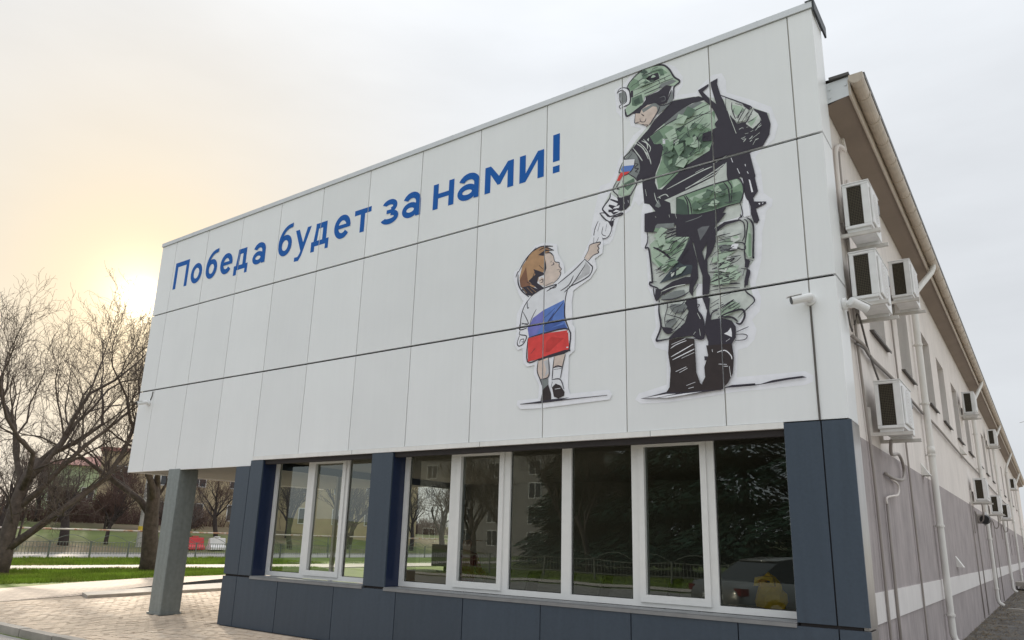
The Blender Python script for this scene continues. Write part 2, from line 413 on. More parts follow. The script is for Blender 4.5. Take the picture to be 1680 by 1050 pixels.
# dark bitumen backing behind the joints, thin pale profiles in the vertical ones
b = MB(); b.box(XL+.04, XR-.04, .040, .12, ZBL+.02, ZT-.01); ob(b, 'joint_backing', M['joint'])
for s_ in seams[1:-1]:
    for lo, hi in ((ZBL if s_ < 3.5 else ZB, Z2-GH), (Z2+GH, Z1-GH), (Z1+GH, ZT-.006)):
        b = MB(); b.box(s_-.0034, s_+.0034, .012, .03, lo, hi); ob(b, 'joint_profile', M['profile'])
# parapet flashing
b = MB(); b.box(XL-.02, XR+.012, -.022, .20, ZT+.003, ZT+.085)
ob(b, 'parapet_cap', M['cap'])
for x in [i*2.4+.62 for i in range(6)]:
    b = MB(); b.box(x-.006, x+.006, -.0245, .19, ZT+.001, ZT+.088); ob(b, 'cap_joint', M['cap'])
b = MB(); b.box(XR-.02, XR+.035, .0, .60, ZT+.088, ZT+.115); b.box(XR+.014, XR+.035, -.01, .60, ZT-.03, ZT+.086); b.box(XR-.06, XR+.02, -.03, -.0225, ZT+.0855, ZT+.100)
ob(b, 'side_cap', M['dark_cap'])
b = MB(); b.box(XL+.05, XR-.03, .12, .47, ZB+.1, ZT-.02); b.box(XL+.05, 12.6, .47, 5.2, 5.9, 6.1); ob(b, 'parapet_core', M['joint'])
# overhang soffit on the left, and the strip under the white panels
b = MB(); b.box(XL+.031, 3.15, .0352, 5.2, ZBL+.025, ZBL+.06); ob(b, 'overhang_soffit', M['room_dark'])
b = MB(); b.box(3.612, 12.606, -.012, .30, ZB-.068, ZB-.004); ob(b, 'window_head_trim', M['trim'])
for x in (6.1, 8.6, 11.1): 
    b = MB(); b.box(x-.003, x+.003, -.0135, .0, ZB-.069, ZB-.003); ob(b, 'trim_joint', M['sill'])
# leaning-free square column
b = MB(); cx0, cx1 = .975, 1.372
b.box(cx0, cx1, -.005, .39, 0, ZBL+.022)
col_o = ob(b, 'column', M['column'])
m_ = col_o.modifiers.new('edge', 'BEVEL'); m_.width = .012; m_.segments = 2
b = MB(); b.box(cx0-.02, cx1+.02, -.025, .41, .012, .05); ob(b, 'column_base', M['column'])
# navy plinth panels
ZP = .785
pl = [3.16, 3.56, 4.64, 5.95, 7.22, 8.42, 9.62, 10.82, 12.02, 12.985, 13.262]
for a, c in zip(pl, pl[1:]):
    b = MB(); b.box(a+(.006 if a > 3.2 else 0), c-(.006 if c < 13.2 else 0), -.014+random.uniform(-.001,.001), .02, .012, ZP+.012); ob(b, 'plinth_panel', M['navy'])
b = MB(); b.box(3.18, 13.2, .021, .29, 0, .80); ob(b, 'plinth_core', M['joint'])
b = MB(); b.box(13.2, 13.245, .021, .47, 0, ZP); ob(b, 'steel_return', M['steel'])
b = MB(); b.box(13.2, 13.245, .0225, .47, ZP+.015, ZB-.012); ob(b, 'steel_return', M['steel'])
# piers between the windows (front face and deep reveals)
def pier(x0, x1, z1=ZB-.014, left=True, right=True, front=True):
    b = MB(); b.box(x0, x1, -.006, .020, ZP+.045 if front else ZP, z1); ob(b, 'pier_panel', M['navy'])
    if right:
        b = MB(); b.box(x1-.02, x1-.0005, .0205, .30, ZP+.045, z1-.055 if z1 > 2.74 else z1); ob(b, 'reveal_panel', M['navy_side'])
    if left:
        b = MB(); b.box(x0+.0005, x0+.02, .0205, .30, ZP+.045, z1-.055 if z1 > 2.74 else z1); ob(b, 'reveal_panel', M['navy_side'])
pier(3.16, 3.553, ZBL-.004, left=False, right=False)
pier(3.566, 3.905, 2.735, left=False)
pier(6.55, 6.98, 2.735)
pier(12.606, 12.968, ZB-.014, right=False)
pier(12.982, 13.262, ZB-.014, left=False, right=False)
for q in ((3.58, 3.88, .021, .29, .80, 2.735), (6.575, 6.955, .021, .29, .80, 2.735), (12.63, 13.19, .0215, .46, .80, 2.79), (3.18, 3.57, .021, .40, .80, 2.64)):
    b = MB(); b.box(*q); ob(b, 'pier_core', M['joint'])
# sills
for x0, x1 in ((3.907, 6.548), (6.982, 12.604)):
    b = MB(); b.box(x0, x1, -.026, .285, ZP+.016, ZP+.034); b.box(x0, x1, -.026, -.018, ZP-.004, ZP+.016); ob(b, 'window_sill', M['sill'])
    b = MB(); b.box(x0, x1, -.018, .275, ZP+.036, ZP+.044); ob(b, 'sill_lip', M['sill'])
# windows
YF = .29
def ribbon(x0, x1, bays, z0=.835, z1=2.735):
    """bays: list of (glass left, glass right, opening sash?)"""
    F = MB(); d0, d1 = YF-.01, YF+.06
    F.box(x0, x1, d0, d1, z0, .905); F.box(x0, x1, d0, d1, 2.705, z1)
    edges = [x0] + [v for l, r_, s in bays for v in (l, r_)] + [x1]
    for k in range(0, len(edges), 2):
        F.box(edges[k], edges[k+1], d0, d1, .905, 2.705)
    w = ob(F, 'window', M['frame'])
    for l, r_, sash in bays:
        zl, zh = .905, 2.705
        if sash:
            s = MB(); q = .062; e = .004
            s.box(l-.02, r_+.02, d0-.022, d0-.002, zl-.02, zl+q); s.box(l-.02, r_+.02, d0-.022, d0-.002, zh-q+.01, zh+.015)
            s.box(l-.02, l+q-.01, d0-.022, d0-.002, zl+q, zh-q+.01); s.box(r_-q+.01, r_+.02, d0-.022, d0-.002, zl+q, zh-q+.01)
            s.box(l+.001, l+q-.012, d0, d1-.004, zl+.001, zh-.001); s.box(r_-q+.012, r_-.001, d0, d1-.004, zl+.001, zh-.001)
            so = s.build('sash', M['frame'], w)
        # rubber gasket and glass
        k = MB(); gx = .008
        k.box(l, r_, d0+.030, d0+.032, zl, zl+gx); k.box(l, r_, d0+.030, d0+.032, zh-gx, zh); k.box(l, l+gx, d0+.030, d0+.032, zl+gx, zh-gx); k.box(r_-gx, r_, d0+.030, d0+.032, zl+gx, zh-gx)
        k.build('gasket', M['black'], w)
        p = MB(); t = random.uniform(-.003, .003)
        p.face([(l, d0+.035-t, zl), (r_, d0+.035+t, zl), (r_, d0+.035+t, zh), (l, d0+.035-t, zh)])
        p.build('pane', M['glass'], w)
    return w
ribbon(3.906, 6.56, [(3.985, 4.77, False), (4.91, 5.68, True), (5.76, 6.50, False)])
ribbon(6.981, 12.605, [(7.065, 7.875, False), (8.02, 8.80, True), (8.92, 9.73, False), (9.87, 10.71, False), (10.83, 11.63, True), (11.735, 12.53, False)])
# ground-floor room behind the glass: floor, ceiling, back wall and a glazed left wall that lets the park show through
b = MB(); b.box(3.17, 12.95, .38, 6.4, .18, .25); ob(b, 'room_floor', M['floor_in'])
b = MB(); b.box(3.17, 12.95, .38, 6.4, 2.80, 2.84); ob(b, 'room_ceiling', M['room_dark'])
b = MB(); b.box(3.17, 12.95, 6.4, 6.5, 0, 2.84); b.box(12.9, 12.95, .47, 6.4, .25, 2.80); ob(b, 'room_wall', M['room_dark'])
b = MB(); b.box(3.17, 3.25, .41, 6.4, 0, .55); b.box(3.17, 3.25, .41, 6.4, 2.66, 2.80)
for y0, y1 in ((.41, .7), (6.15, 6.4)): b.box(3.17, 3.25, y0, y1, .55, 2.66)
lw = ob(b, 'left_wall', M['navy'])
b = MB()
for y in (2.35, 4.3): b.box(3.18, 3.24, y-.035, y+.035, .55, 2.66)
b.build('mullion', M['frame'], lw)
# flat roof and the rest of the block behind the parapet
b = MB(); b.box(XL+.05, 3.17, .2, 5.2, ZBL+.06, 5.9); b.box(3.17, 12.9, .48, 5.2, 2.85, 5.9); ob(b, 'upper_storey', M['joint'])

# ---------------------------------------------------------------- lettering on the front
BL, XH, CAPH, SW = 6.513, .434, .602, .106
def ring(cx, cz, rx, rz, a0, a1, w=SW, n=22):
    """annular stroke between angles (degrees); returns quads"""
    out = []
    for i in range(n):
        p, q = radians(a0+(a1-a0)*i/n), radians(a0+(a1-a0)*(i+1)/n)
        o = [(cx+rx*cos(t), cz+rz*sin(t)) for t in (p, q)]
        k = [(cx+(rx-w)*cos(t), cz+(rz-w)*sin(t)) for t in (q, p)]
        out.append(o+k)
    return out
def bar(x0, x1, z0, z1): return [[(x0,z0),(x1,z0),(x1,z1),(x0,z1)]]
def L_o(w): return ring(w/2, XH/2, w/2, XH/2+.008, 0, 360, n=36)
def letter(ch, w):
    h = XH; s = SW
    if ch == 'П': return bar(0,s,0,CAPH)+bar(w-s,w,0,CAPH)+bar(s,w-s,CAPH-s,CAPH)
    if ch == 'о': return L_o(w)
    if ch == 'б':
        q = ring(w/2, .205, w/2, .213, 0, 360, n=36)
        q += ring(w*.5+.155, .26, w*.5+.155, .345, 92, 178, n=16)
        return q + bar(w*.5+.135, w-.005, CAPH-.083, CAPH+.003) if 0 else q
    if ch == 'е':
        return ring(w/2, h/2, w/2, h/2+.008, 0, 322, n=34) + [[(s*.6,h/2-.032),(w-.002,h/2-.032),(w,h/2+.038),(s*.6,h/2+.038)]]
    if ch == 'д':
        f = .10
        return [[(.02,0),(w-.02,0),(w-.02,s*.92),(.02,s*.92)], [(-.012,-f),(s*.80,-f),(s*.80,0),(-.012,0)], [(w-s*.80+.012,-f),(w+.012,-f),(w+.012,0),(w-s*.80+.012,0)],
                [(-.012,0),(.02,0),(.02,s*.92),(-.012,s*.92)], [(w-.02,0),(w+.012,0),(w+.012,s*.92),(w-.02,s*.92)],
                [(.05,s*.92),(.14,s*.92),(.168,h-s),(.088,h-s)], [(w-.055-s,s*.92),(w-.055,s*.92),(w-.055,h-s),(w-.055-s,h-s)], [(.088,h-s),(w-.055,h-s),(w-.055,h),(.093,h)]]
    if ch == 'а':
        q = ring(w*.44, .128, w*.44, .136, 0, 360, w=.095, n=30)
        q += bar(w-s, w, 0, .275)
        q += ring(w*.52, .262, w*.48, .176, 0, 158, w=s, n=18)
        return q
    if ch == 'у': return [[(0,h),(s*1.02,h),(w*.60,.10),(w*.44,-.02)], [(w-s*1.02,h),(w,h),(w*.50,-.10),(w*.38,-.055)], [(.03,-.185),(.15,-.19),(w*.50,-.10),(w*.44,-.01),(w*.33,-.08),(.12,-.105),(.03,-.105)]]
    if ch == 'т': return bar(0,w,h-s*.92,h)+bar(w/2-s/2,w/2+s/2,0,h-s*.92)
    if ch == 'з':
        return ring(w*.44, h-.118, w*.46, .126, -70, 158, w=.098, n=20)+ring(w*.46, .118, w*.54, .126, -160, 78, w=.098, n=22)+bar(w*.28, w*.60, .185, .252)
    if ch == 'н': return bar(0,s,0,h)+bar(w-s,w,0,h)+bar(s,w-s,h/2-.04,h/2+.042)
    if ch == 'м': return bar(0,s,0,h)+bar(w-s,w,0,h)+[[(s,h),(s,h-.14),(w/2-.025,.095),(w/2+.025,.095),(w-s,h-.14),(w-s,h),(w/2,.235)]]
    if ch == 'и': return bar(0,s,0,h)+bar(w-s,w,0,h)+[[(s,0),(s,.135),(w-s,h),(w-s,h-.135)]]
    if ch == '!': return bar(.01,w-.01,.175,CAPH)+bar(.01,w-.01,0,.105)
    return []
def be_shape(w):   # б drawn as bowl plus a curved flag
    q = ring(w/2, .205, w/2, .213, 0, 360, n=36)
    pts_o, pts_i = [], []
    for i in range(15):
        t = i/14
        a = radians(182-92*t)
        pts_o.append((w*.86+ w*.86*cos(a), .24+.375*sin(a))); pts_i.append((w*.86+(w*.86-.083)*cos(a), .24+(.375-.080)*sin(a)))
    pts_o.append((w+.0, CAPH+.022)); pts_i.append((w+.0, CAPH-.060))
    for i in range(len(pts_o)-1): q.append([pts_i[i], pts_i[i+1], pts_o[i+1], pts_o[i]])
    return q
def clip(poly, x0, x1, z0, z1):
    for ax, lim, sg in ((0,x0,1),(0,x1,-1),(1,z0,1),(1,z1,-1)):
        out = []
        for i in range(len(poly)):
            p, q = poly[i-1], poly[i]
            dp, dq = (p[ax]-lim)*sg, (q[ax]-lim)*sg
            if (dp >= 0) != (dq >= 0):
                t = dp/(dp-dq); out.append((p[0]+(q[0]-p[0])*t, p[1]+(q[1]-p[1])*t))
            if dq >= 0: out.append(q)
        poly = out
        if len(poly) < 3: return []
    return poly
def film(b, poly, y, m=0):
    """lay a flat polygon on the panels at depth y, cut at the joints"""
    if len(poly) > 4:
        tris = [[poly[i] for i in t] for t in tessellate_polygon([[Vector((p[0], p[1], 0)) for p in poly]])]
    else: tris = [poly] if len(poly) == 3 else [[poly[0],poly[1],poly[2]],[poly[0],poly[2],poly[3]]]
    for t in tris:
        ar = (t[1][0]-t[0][0])*(t[2][1]-t[0][1])-(t[2][0]-t[0][0])*(t[1][1]-t[0][1])
        if abs(ar) < 1e-7: continue
        if ar < 0: t = [t[0], t[2], t[1]]
        xa, xb = min(p[0] for p in t), max(p[0] for p in t); za, zb = min(p[1] for p in t), max(p[1] for p in t)
        for (x0, x1, z0, z1) in rects:
            if xb <= x0 or xa >= x1 or zb <= z0 or za >= z1: continue
            c = clip(t, x0, x1, z0, z1)
            if len(c) >= 3: b.face([(p[0], y, p[1]) for p in c], m)
slogan = thing('slogan', 'blue vinyl slogan "Победа будет за нами!" across the top of the white facade', 'sign', (5, 0, 6.5))
text = [('П',.10,.50),('о',.745,.385),('б',1.29,.37),('е',1.795,.385),('д',2.285,.40),('а',2.86,.375),
        ('б',3.64,.37),('у',4.115,.42),('д',4.60,.42),('е',5.185,.39),('т',5.69,.385),
        ('з',6.36,.36),('а',6.82,.385), ('н',7.485,.405),('а',7.985,.41),('м',8.515,.50),('и',9.145,.40),('!',9.70,.125)]
for ch, x, w in text:
    x -= w*.02; w *= 1.05
    b = MB(); k = 0
    for poly in (be_shape(w) if ch == 'б' else letter(ch, w)):
        k += 1
        film(b, [(x+p[0], BL+p[1]) for p in poly], -.0022-.00012*k)
    o = b.build('letter', M['letter'], slogan); o.location = (-5, 0, -6.5)

# ---------------------------------------------------------------- printed figures (flat film on the panels)
INK = {'halo':(.91,.915,.965),'pale':(.66,.70,.66),'lgreen':(.46,.58,.46),'green':(.245,.365,.25),'mgreen':(.13,.20,.145),'dgreen':(.075,.115,.09),'ink':(.046,.040,.055),'ink2':(.065,.08,.095),
 'boot':(.045,.034,.034),'grey':(.24,.26,.26),'grey2':(.17,.175,.19),'white':(.82,.83,.87),'blue':(.13,.24,.62),'dblue':(.07,.13,.40),'vblue':(.20,.21,.58),'red':(.78,.075,.07),'dred':(.60,.055,.05),
 'skin':(.72,.60,.53),'pgrey':(.56,.56,.58),'brown':(.50,.30,.165),'dbrown':(.24,.12,.075)}
IM = {k: mat('print_'+k, v, .55, spec=.3, var=.06 if k in ('ink','halo','white') else .16, vscale=9, obj_var=0) for k, v in INK.items()}
IMK = list(IM)
def smooth_line(p):
    if len(p) < 3: return p
    out = []
    for i in range(len(p)-1):
        a, b_, c, d = p[max(i-1,0)], p[i], p[i+1], p[min(i+2,len(p)-1)]
        for t in (0, .25, .5, .75):
            out.append(tuple(.5*((2*b_[k])+(-a[k]+c[k])*t+(2*a[k]-5*b_[k]+4*c[k]-d[k])*t*t+(-a[k]+3*b_[k]-3*c[k]+d[k])*t**3) for k in (0,1)))
    return out+[p[-1]]
def stroke(p, w):
    p = smooth_line(p); n = len(p); L = []; R = []
    for i in range(n):
        a, c = Vector(p[max(i-1,0)]), Vector(p[min(i+1,n-1)]); d = (c-a)
        if d.length < 1e-6: d = Vector((1,0))
        d.normalize(); t = i/(n-1); ww = w/2*(.45+.55*min(1, 4*t, 4*(1-t)+.15))
        L.append((p[i][0]-d.y*ww, p[i][1]+d.x*ww)); R.append((p[i][0]+d.y*ww, p[i][1]-d.x*ww))
    return [[R[i], R[i+1], L[i+1], L[i]] for i in range(n-1)]
def figure(root, data, ox, oz, y=-.0018):
    groups = {}
    for part, colr, w, xy in data:
        y -= .00009
        p = [(xy[i]/1000, xy[i+1]/1000) for i in range(0, len(xy), 2)]
        b = groups.setdefault(part, MB()); mi = IMK.index(colr)
        if w:
            for q in stroke(p, w/1000): film(b, q, y, mi)
        else: film(b, p, y, mi)
    for part, b in groups.items():
        used = sorted(set(b.m)); b.m = [used.index(i) for i in b.m]
        o = b.build(part.split('#')[0], [IM[IMK[i]] for i in used], root); o.location = (-ox, 0, -oz)
SOLDIER = [
('backing','halo',0,[10748,7518,10850,7545,10926,7633,11088,7705,11375,7658,11558,7515,11654,7328,11650,7206,11567,7089,11811,7037,11880,7108,12036,7205,12153,7184,12200,7071,12202,6893,12507,6678,12713,6514,12773,6251,12724,6092,12544,5974,12493,5924,12549,5734,12561,5454,12658,5345,12644,5265,12575,5220,12548,5081,12520,4995,12488,4644,12406,4377,12461,4205,12431,4049,12344,3971,12387,3851,12359,3741,12278,3662,12168,3642,12141,3335,12858,3326,12942,3269,12928,3207,12847,3179,12077,3170,11807,3149,11335,3121,10987,3133,10911,3192,10964,3259,11317,3333,11329,3736,11185,3798,11132,3933,11199,4047,11182,4399,11108,4564,11100,5033,11027,5128,11042,5582,11080,5736,11012,5682,10959,5765,10894,5653,10738,5604,10688,5480,10663,5392,10639,5318,10586,5262,10453,5257,10336,5334,10318,5538,10373,5787,10457,6120,10596,6127,10684,6274,10736,6431,10823,6552,10947,6711,11069,6770,10925,6855,10891,6980,10805,7009,10706,7145,10684,7490]),
('trousers','pale',0,[11125,5319,11702,5237,11991,5193,12408,5180,12436,5087,12412,4659,12329,4580,12345,4388,12383,4172,12279,4073,12184,3949,11984,4026,11845,4023,11836,4360,11794,4490,11722,4503,11713,4260,11791,3842,11673,3858,11432,3867,11232,3865,11267,4037,11245,4338,11212,4546,11149,4634]),
('jacket','pale',0,[11140,6771,11331,6903,11542,7037,11853,6973,12146,6826,12463,6614,12688,6434,12690,6300,12631,6122,12354,6077,12309,5608,12317,5391,12288,5228,12029,5206,11613,5217,11224,5399,11184,5638,11082,5710,11076,5994,10982,5972,10895,5711,10690,5645,10592,5550,10469,5675,10520,5855,10645,6040,10733,6235,10822,6454,10945,6588]),
('jacket','lgreen',0,[11161,6591,11344,6695,11479,6767,11796,6889,11793,6798,11775,6338,11160,6532]),
('jacket','green',0,[11172,6614,11373,6718,11663,6621,11840,6656,12046,6703,12030,6132,11815,6038,11280,5844,11251,6039,11337,6250,11343,6463,11227,6475]),
('jacket','lgreen',0,[11304,6741,11580,6793,11892,6875,11976,6821,11981,6690,11663,6621,11485,6669]),
('jacket','lgreen',0,[11485,6657,11972,6729,11985,6642,11662,6598,11573,6592]),
('jacket','grey',0,[11374,6766,11537,6856,11850,6902,11902,6860,11579,6769,11395,6711]),
('jacket','lgreen',0,[11663,6609,12002,6671,12059,6535,12033,6428,11858,6556,11726,6529]),
('jacket','mgreen',0,[11172,6602,11313,6665,11368,6551,11251,6492]),
('jacket','white',0,[11356,6531,11591,6448,11621,6368,11354,6459]),
('jacket','dgreen',0,[11614,6472,11681,6509,11722,6413,11772,6467,11849,6349,11652,6295,11562,6253,11382,6260,11352,6388,11477,6385]),
('jacket','mgreen',0,[11365,6432,11609,6343,11741,6360,11937,6414,11991,6281,11778,6186,11598,6010,11443,6031,11358,6196]),
('jacket','lgreen',0,[11734,6177,11930,6243,11981,6193,11816,6060,11643,6043]),
('jacket','dgreen',0,[11529,6618,11663,6617,11594,6549]),
('jacket','ink',11,[11367,6503,11573,6603,11841,6680,12014,6714]),
('jacket','ink',10,[11326,5878,11555,6045,11838,6341]),
('jacket','ink',13,[11172,6614,11326,6685,11533,6749,11757,6780,11987,6818]),
('jacket','ink',8,[11509,6685,11755,6709,11996,6685]),
('jacket','ink',0,[11173,6638,11239,6495,11354,6447,11313,6210,11252,6086,11237,5949,11269,5847,11370,5820,11637,5895,11947,6158,12031,6383,11991,6190,12018,6091,11726,5950,11459,5818,11277,5729,11431,5620,11444,5346,11221,5308,11086,5329,11086,5558,11232,5556,11151,5674,11084,5700,11064,5973,11060,6093,11061,6381,11157,6449]),
('jacket','ink',0,[10989,6586,11164,6731,11258,6842,11372,6921,11509,7027,11800,6981,11797,6906,11700,6888,11569,6841,11412,6755,11288,6690,11150,6594,11092,6554]),
('jacket','ink',0,[11496,7017,11852,6968,11958,6887,11762,6898,11536,6844,11373,6742,11161,6642,11259,6805]),
('jacket','ink',0,[11643,6065,11991,6190,12171,6066,12162,5957,12006,5825,11718,5748,11433,5688,11321,5671,11279,5798]),
('jacket','pale',13,[11392,5814,11811,5925,11980,5955]),
('jacket','pale',12,[11632,5748,11977,5877,12125,5946]),
('jacket','pale',12,[11633,5760,12018,5855,12156,5959]),
('jacket','pale',12,[11432,5643,11825,5763,12137,5787]),
('jacket','pale',12,[11768,5937,11876,5963]),
('jacket','pale',12,[12024,5998,12160,6047]),
('jacket','pale',12,[12029,5885,12156,5926]),
('jacket','pale',12,[11973,5778,12140,5842]),
('jacket','pale',11,[11266,5732,11368,5751,11411,5705]),
('jacket','grey',0,[11229,5626,11277,5706,11308,5606,11274,5592]),
('jacket','pale',10,[11102,5892,11119,5794]),
('jacket','pale',8,[11223,5813,11243,5715,11275,5649]),
('sleeve','ink',0,[11041,6627,11115,6628,11209,6485,11329,6472,11363,6412,11336,6297,11310,6207,11248,6103,11187,6071,11030,6042,10993,6040,10983,6130,11032,6153,11041,6287,11000,6399,10927,6510]),
('sleeve','grey',0,[10825,6414,10927,6497,11000,6424,11041,6287,11032,6140,10982,6080,10884,6158,10960,6248,10962,6360,10838,6398]),
('sleeve','pale',13,[10991,6579,11087,6473,11157,6302]),
('sleeve','pale',10,[11016,6597,11135,6433,11191,6218]),
('sleeve','pale',13,[10940,6532,11024,6392,11072,6303]),
('sleeve','pale',13,[11065,6594,11138,6533,11148,6454]),
('sleeve','pale',10,[11090,6611,11185,6468,11171,6397]),
('sleeve','pale',10,[11111,6428,11158,6351,11192,6242]),
('sleeve','ink',17,[10966,6574,10889,6484,10813,6431,10838,6392,10962,6360]),
('sleeve','ink',12,[10902,6518,10988,6428,11035,6289,11039,6176,10982,6080]),
('sleeve','ink',11,[10926,6447,10863,6390]),
('sleeve','ink',14,[10961,6298,11010,6271,10960,6236,11015,6207,10971,6183,11008,6160]),
('sleeve','white',0,[10790,6400,10968,6359,10961,6273,10792,6307]),
('sleeve','blue',0,[10789,6309,10961,6276,10916,6205,10785,6224,10767,6267]),
('sleeve','red',0,[10766,6223,10885,6205,10853,6160,10791,6172,10746,6109,10702,6121,10734,6188]),
('sleeve','ink',14,[10968,6359,10954,6262,10885,6183,10784,6167]),
('sleeve','ink',12,[10787,6362,10735,6238,10766,6229]),
('sleeve','red',9,[10760,6218,10708,6120]),
('sleeve','lgreen',0,[10797,6158,10872,6161,10957,6087,10956,6001,10892,5883,10793,5872,10718,5917,10732,5988,10783,6074]),
('sleeve','mgreen',0,[10808,6054,10945,6091,10957,6050,10944,6004,10856,5942,10813,5991]),
('sleeve','ink',15,[10872,6174,10970,6084,10993,6015,10930,5910,10879,5849,10818,5853]),
('sleeve','ink',13,[10708,6120,10643,6012,10706,5920,10730,5864]),
('sleeve','ink',12,[10746,6097,10694,6023,10744,5984]),
('sleeve','ink',11,[10809,6154,10783,6074]),
('sleeve','halo',0,[10611,5958,10705,5870,10780,5863,10765,5682,10652,5576,10576,5569,10461,5727,10501,5786,10578,5866]),
('sleeve','ink',0,[10705,5883,10768,5866,10892,5870,10884,5726,10827,5679,10765,5682,10652,5649,10615,5695,10577,5705,10577,5742,10640,5726,10578,5792,10590,5813,10691,5763,10717,5793,10604,5872,10610,5889,10717,5830]),
('sleeve','halo',0,[10666,5757,10742,5762,10729,5728,10641,5738]),
('sleeve','halo',0,[10640,5689,10753,5673,10691,5713]),
('sleeve','halo',9,[10804,5807,10810,5769]),
('sleeve','halo',8,[10860,5805,10866,5767]),
('sleeve','ink',21,[10607,5971,10598,5899,10514,5808,10494,5763,10539,5702,10602,5637]),
('sleeve','ink',19,[10449,5724,10526,5705,10595,5638,10765,5646,10765,5621,10639,5615,10664,5579]),
('sleeve','ink',16,[10449,5724,10512,5634,10601,5563,10627,5618]),
('sleeve','ink',0,[10525,5594,10601,5557,10658,5574,10645,5504,10619,5473,10524,5496]),
('sleeve','halo',0,[10373,5551,10455,5618,10571,5573,10632,5456,10622,5373,10533,5333,10444,5379,10390,5322,10345,5350]),
('sleeve','ink',12,[10427,5616,10373,5499,10354,5339]),
('sleeve','ink',13,[10632,5541,10614,5426,10569,5359,10498,5350,10436,5415]),
('sleeve','ink',10,[10499,5521,10481,5422,10543,5374]),
('sleeve','ink',10,[10553,5543,10534,5444]),
('sleeve','ink',11,[10454,5584,10418,5471]),
('helmet','lgreen',0,[10873,7466,10971,7580,11138,7640,11346,7617,11425,7576,11478,7482,11541,7349,11605,7277,11537,7231,11427,7284,11268,7246,11129,7224,11092,7116,10878,7026,10838,7132,10905,7207,10924,7298,10903,7431]),
('helmet','green',0,[10885,7474,10970,7555,11064,7482,11134,7455,10967,7382,10914,7395]),
('helmet','green',0,[11207,7582,11367,7568,11455,7455,11364,7453,11320,7495,11229,7542]),
('helmet','mgreen',0,[11321,7556,11389,7541,11409,7436,11353,7451]),
('helmet','mgreen',0,[10942,7267,11083,7277,11104,7148,10998,7125,10940,7157]),
('helmet','dgreen',0,[10965,7222,11048,7241,11058,7152,10987,7153]),
('helmet','ink',0,[11140,7484,11228,7518,11320,7513,11331,7478,11340,7414,11249,7400,11203,7429]),
('helmet','grey',0,[11361,7333,11518,7334,11572,7289,11494,7271,11382,7265,11314,7278]),
('helmet','ink',0,[11140,7220,11313,7230,11427,7284,11504,7243,11469,7172,11444,7086,11420,7023,11353,7023,11264,7079,11161,7091,11079,7048,11054,6996,10938,7036,11080,7108,11139,7172]),
('helmet','lgreen',0,[10967,7369,11317,7380,11327,7333,10978,7291]),
('helmet','lgreen',0,[11419,7396,11498,7408,11519,7357,11429,7349]),
('helmet','lgreen',0,[11345,7381,11402,7390,11418,7348,11356,7347]),
('helmet','ink',10,[10967,7375,11317,7392,11498,7411]),
('helmet','ink',9,[10966,7290,11327,7340,11530,7347]),
('helmet','ink',13,[11323,7396,11344,7342]),
('helmet','ink',13,[11408,7400,11420,7341]),
('helmet','ink',9,[11088,7510,11206,7551,11367,7538]),
('helmet','ink',12,[11118,7265,11268,7276,11360,7285]),
('helmet','ink',22,[10873,7454,10910,7515,11007,7591,11126,7638,11277,7634,11380,7604,11435,7560,11489,7478,11541,7361,11605,7289,11604,7253,11537,7219,11529,7138,11520,7047]),
('helmet','ink',14,[11323,7623,11369,7623]),
('helmet','ink',16,[10867,7456,10902,7406,10924,7274,10905,7194,10821,7181]),
('helmet','ink',23,[10838,7144,10849,7054,10872,7022,10950,7044,11080,7108]),
('helmet','ink',0,[10926,7385,10961,7378,10960,7273,10924,7286]),
('helmet','halo',0,[10740,7466,10789,7479,10861,7440,10902,7381,10912,7254,10893,7199,10809,7185,10767,7182,10761,7258]),
('helmet','grey',0,[10757,7409,10824,7410,10853,7361,10864,7246,10809,7228,10780,7251]),
('helmet','ink',13,[10727,7433,10776,7477,10861,7452,10896,7408]),
('helmet','ink',11,[10757,7409,10762,7307,10785,7225,10755,7211,10772,7167]),
('helmet','ink',12,[10806,7429,10854,7374,10864,7246,10803,7218]),
('helmet','ink',17,[10721,7423,10776,7440,10824,7422]),
('face','skin',0,[10991,7018,11054,6996,11079,7048,11160,7079,11263,7067,11307,7015,11294,6948,11235,6850,11189,6806,11154,6770,11086,6823,10982,6887]),
('face','grey',0,[11264,7079,11352,7011,11442,7015,11513,7180,11520,7047,11418,6953,11304,6897,11295,6996]),
('face','grey',0,[11079,7048,11264,7079,11296,7008,11240,7039,11101,6992]),
('face','ink',11,[10991,7018,10977,6889,11017,6876,11052,6876]),
('face','ink',10,[11053,6924,11064,6872,11121,6853,11139,6894]),
('face','ink',10,[11074,6832,11120,6805,11165,6790]),
('face','ink',14,[11136,6764,11165,6790]),
('face','ink',9,[11066,6992,11111,6940,11077,6976]),
('face','ink',10,[11133,6873,11109,6845]),
('face','ink',15,[11264,7103,11341,7015,11441,6998,11497,7019]),
('face','ink',15,[11341,7015,11305,6933,11235,6850,11188,6783]),
('face','grey2',11,[11333,7126,11400,7126,11410,7063,11354,7071]),
('face','ink',11,[11311,7170,11412,7145,11420,7047]),
('face','ink',17,[11502,7184,11455,7082,11420,7023]),
('rifle','ink',0,[12103,7126,12094,7049,12130,6877,12158,6794,12194,6648,12310,6419,12373,6421,12595,6369,12588,6407,12505,6563,12661,6451,12696,6290,12673,6161,12596,6044,12432,5998,12165,6057,12100,6036,12167,6086,12146,6098,12016,6061,11987,6135,12014,6268,11983,6301,11874,6324,11884,6429,11978,6434,12056,6456,12036,6511,12082,6555,12044,6677,11988,6793,11930,6863,11848,7048,11985,7090,11989,7058,11908,7007,11992,6878,12070,6776,12043,6908,12016,7041,12013,7104]),
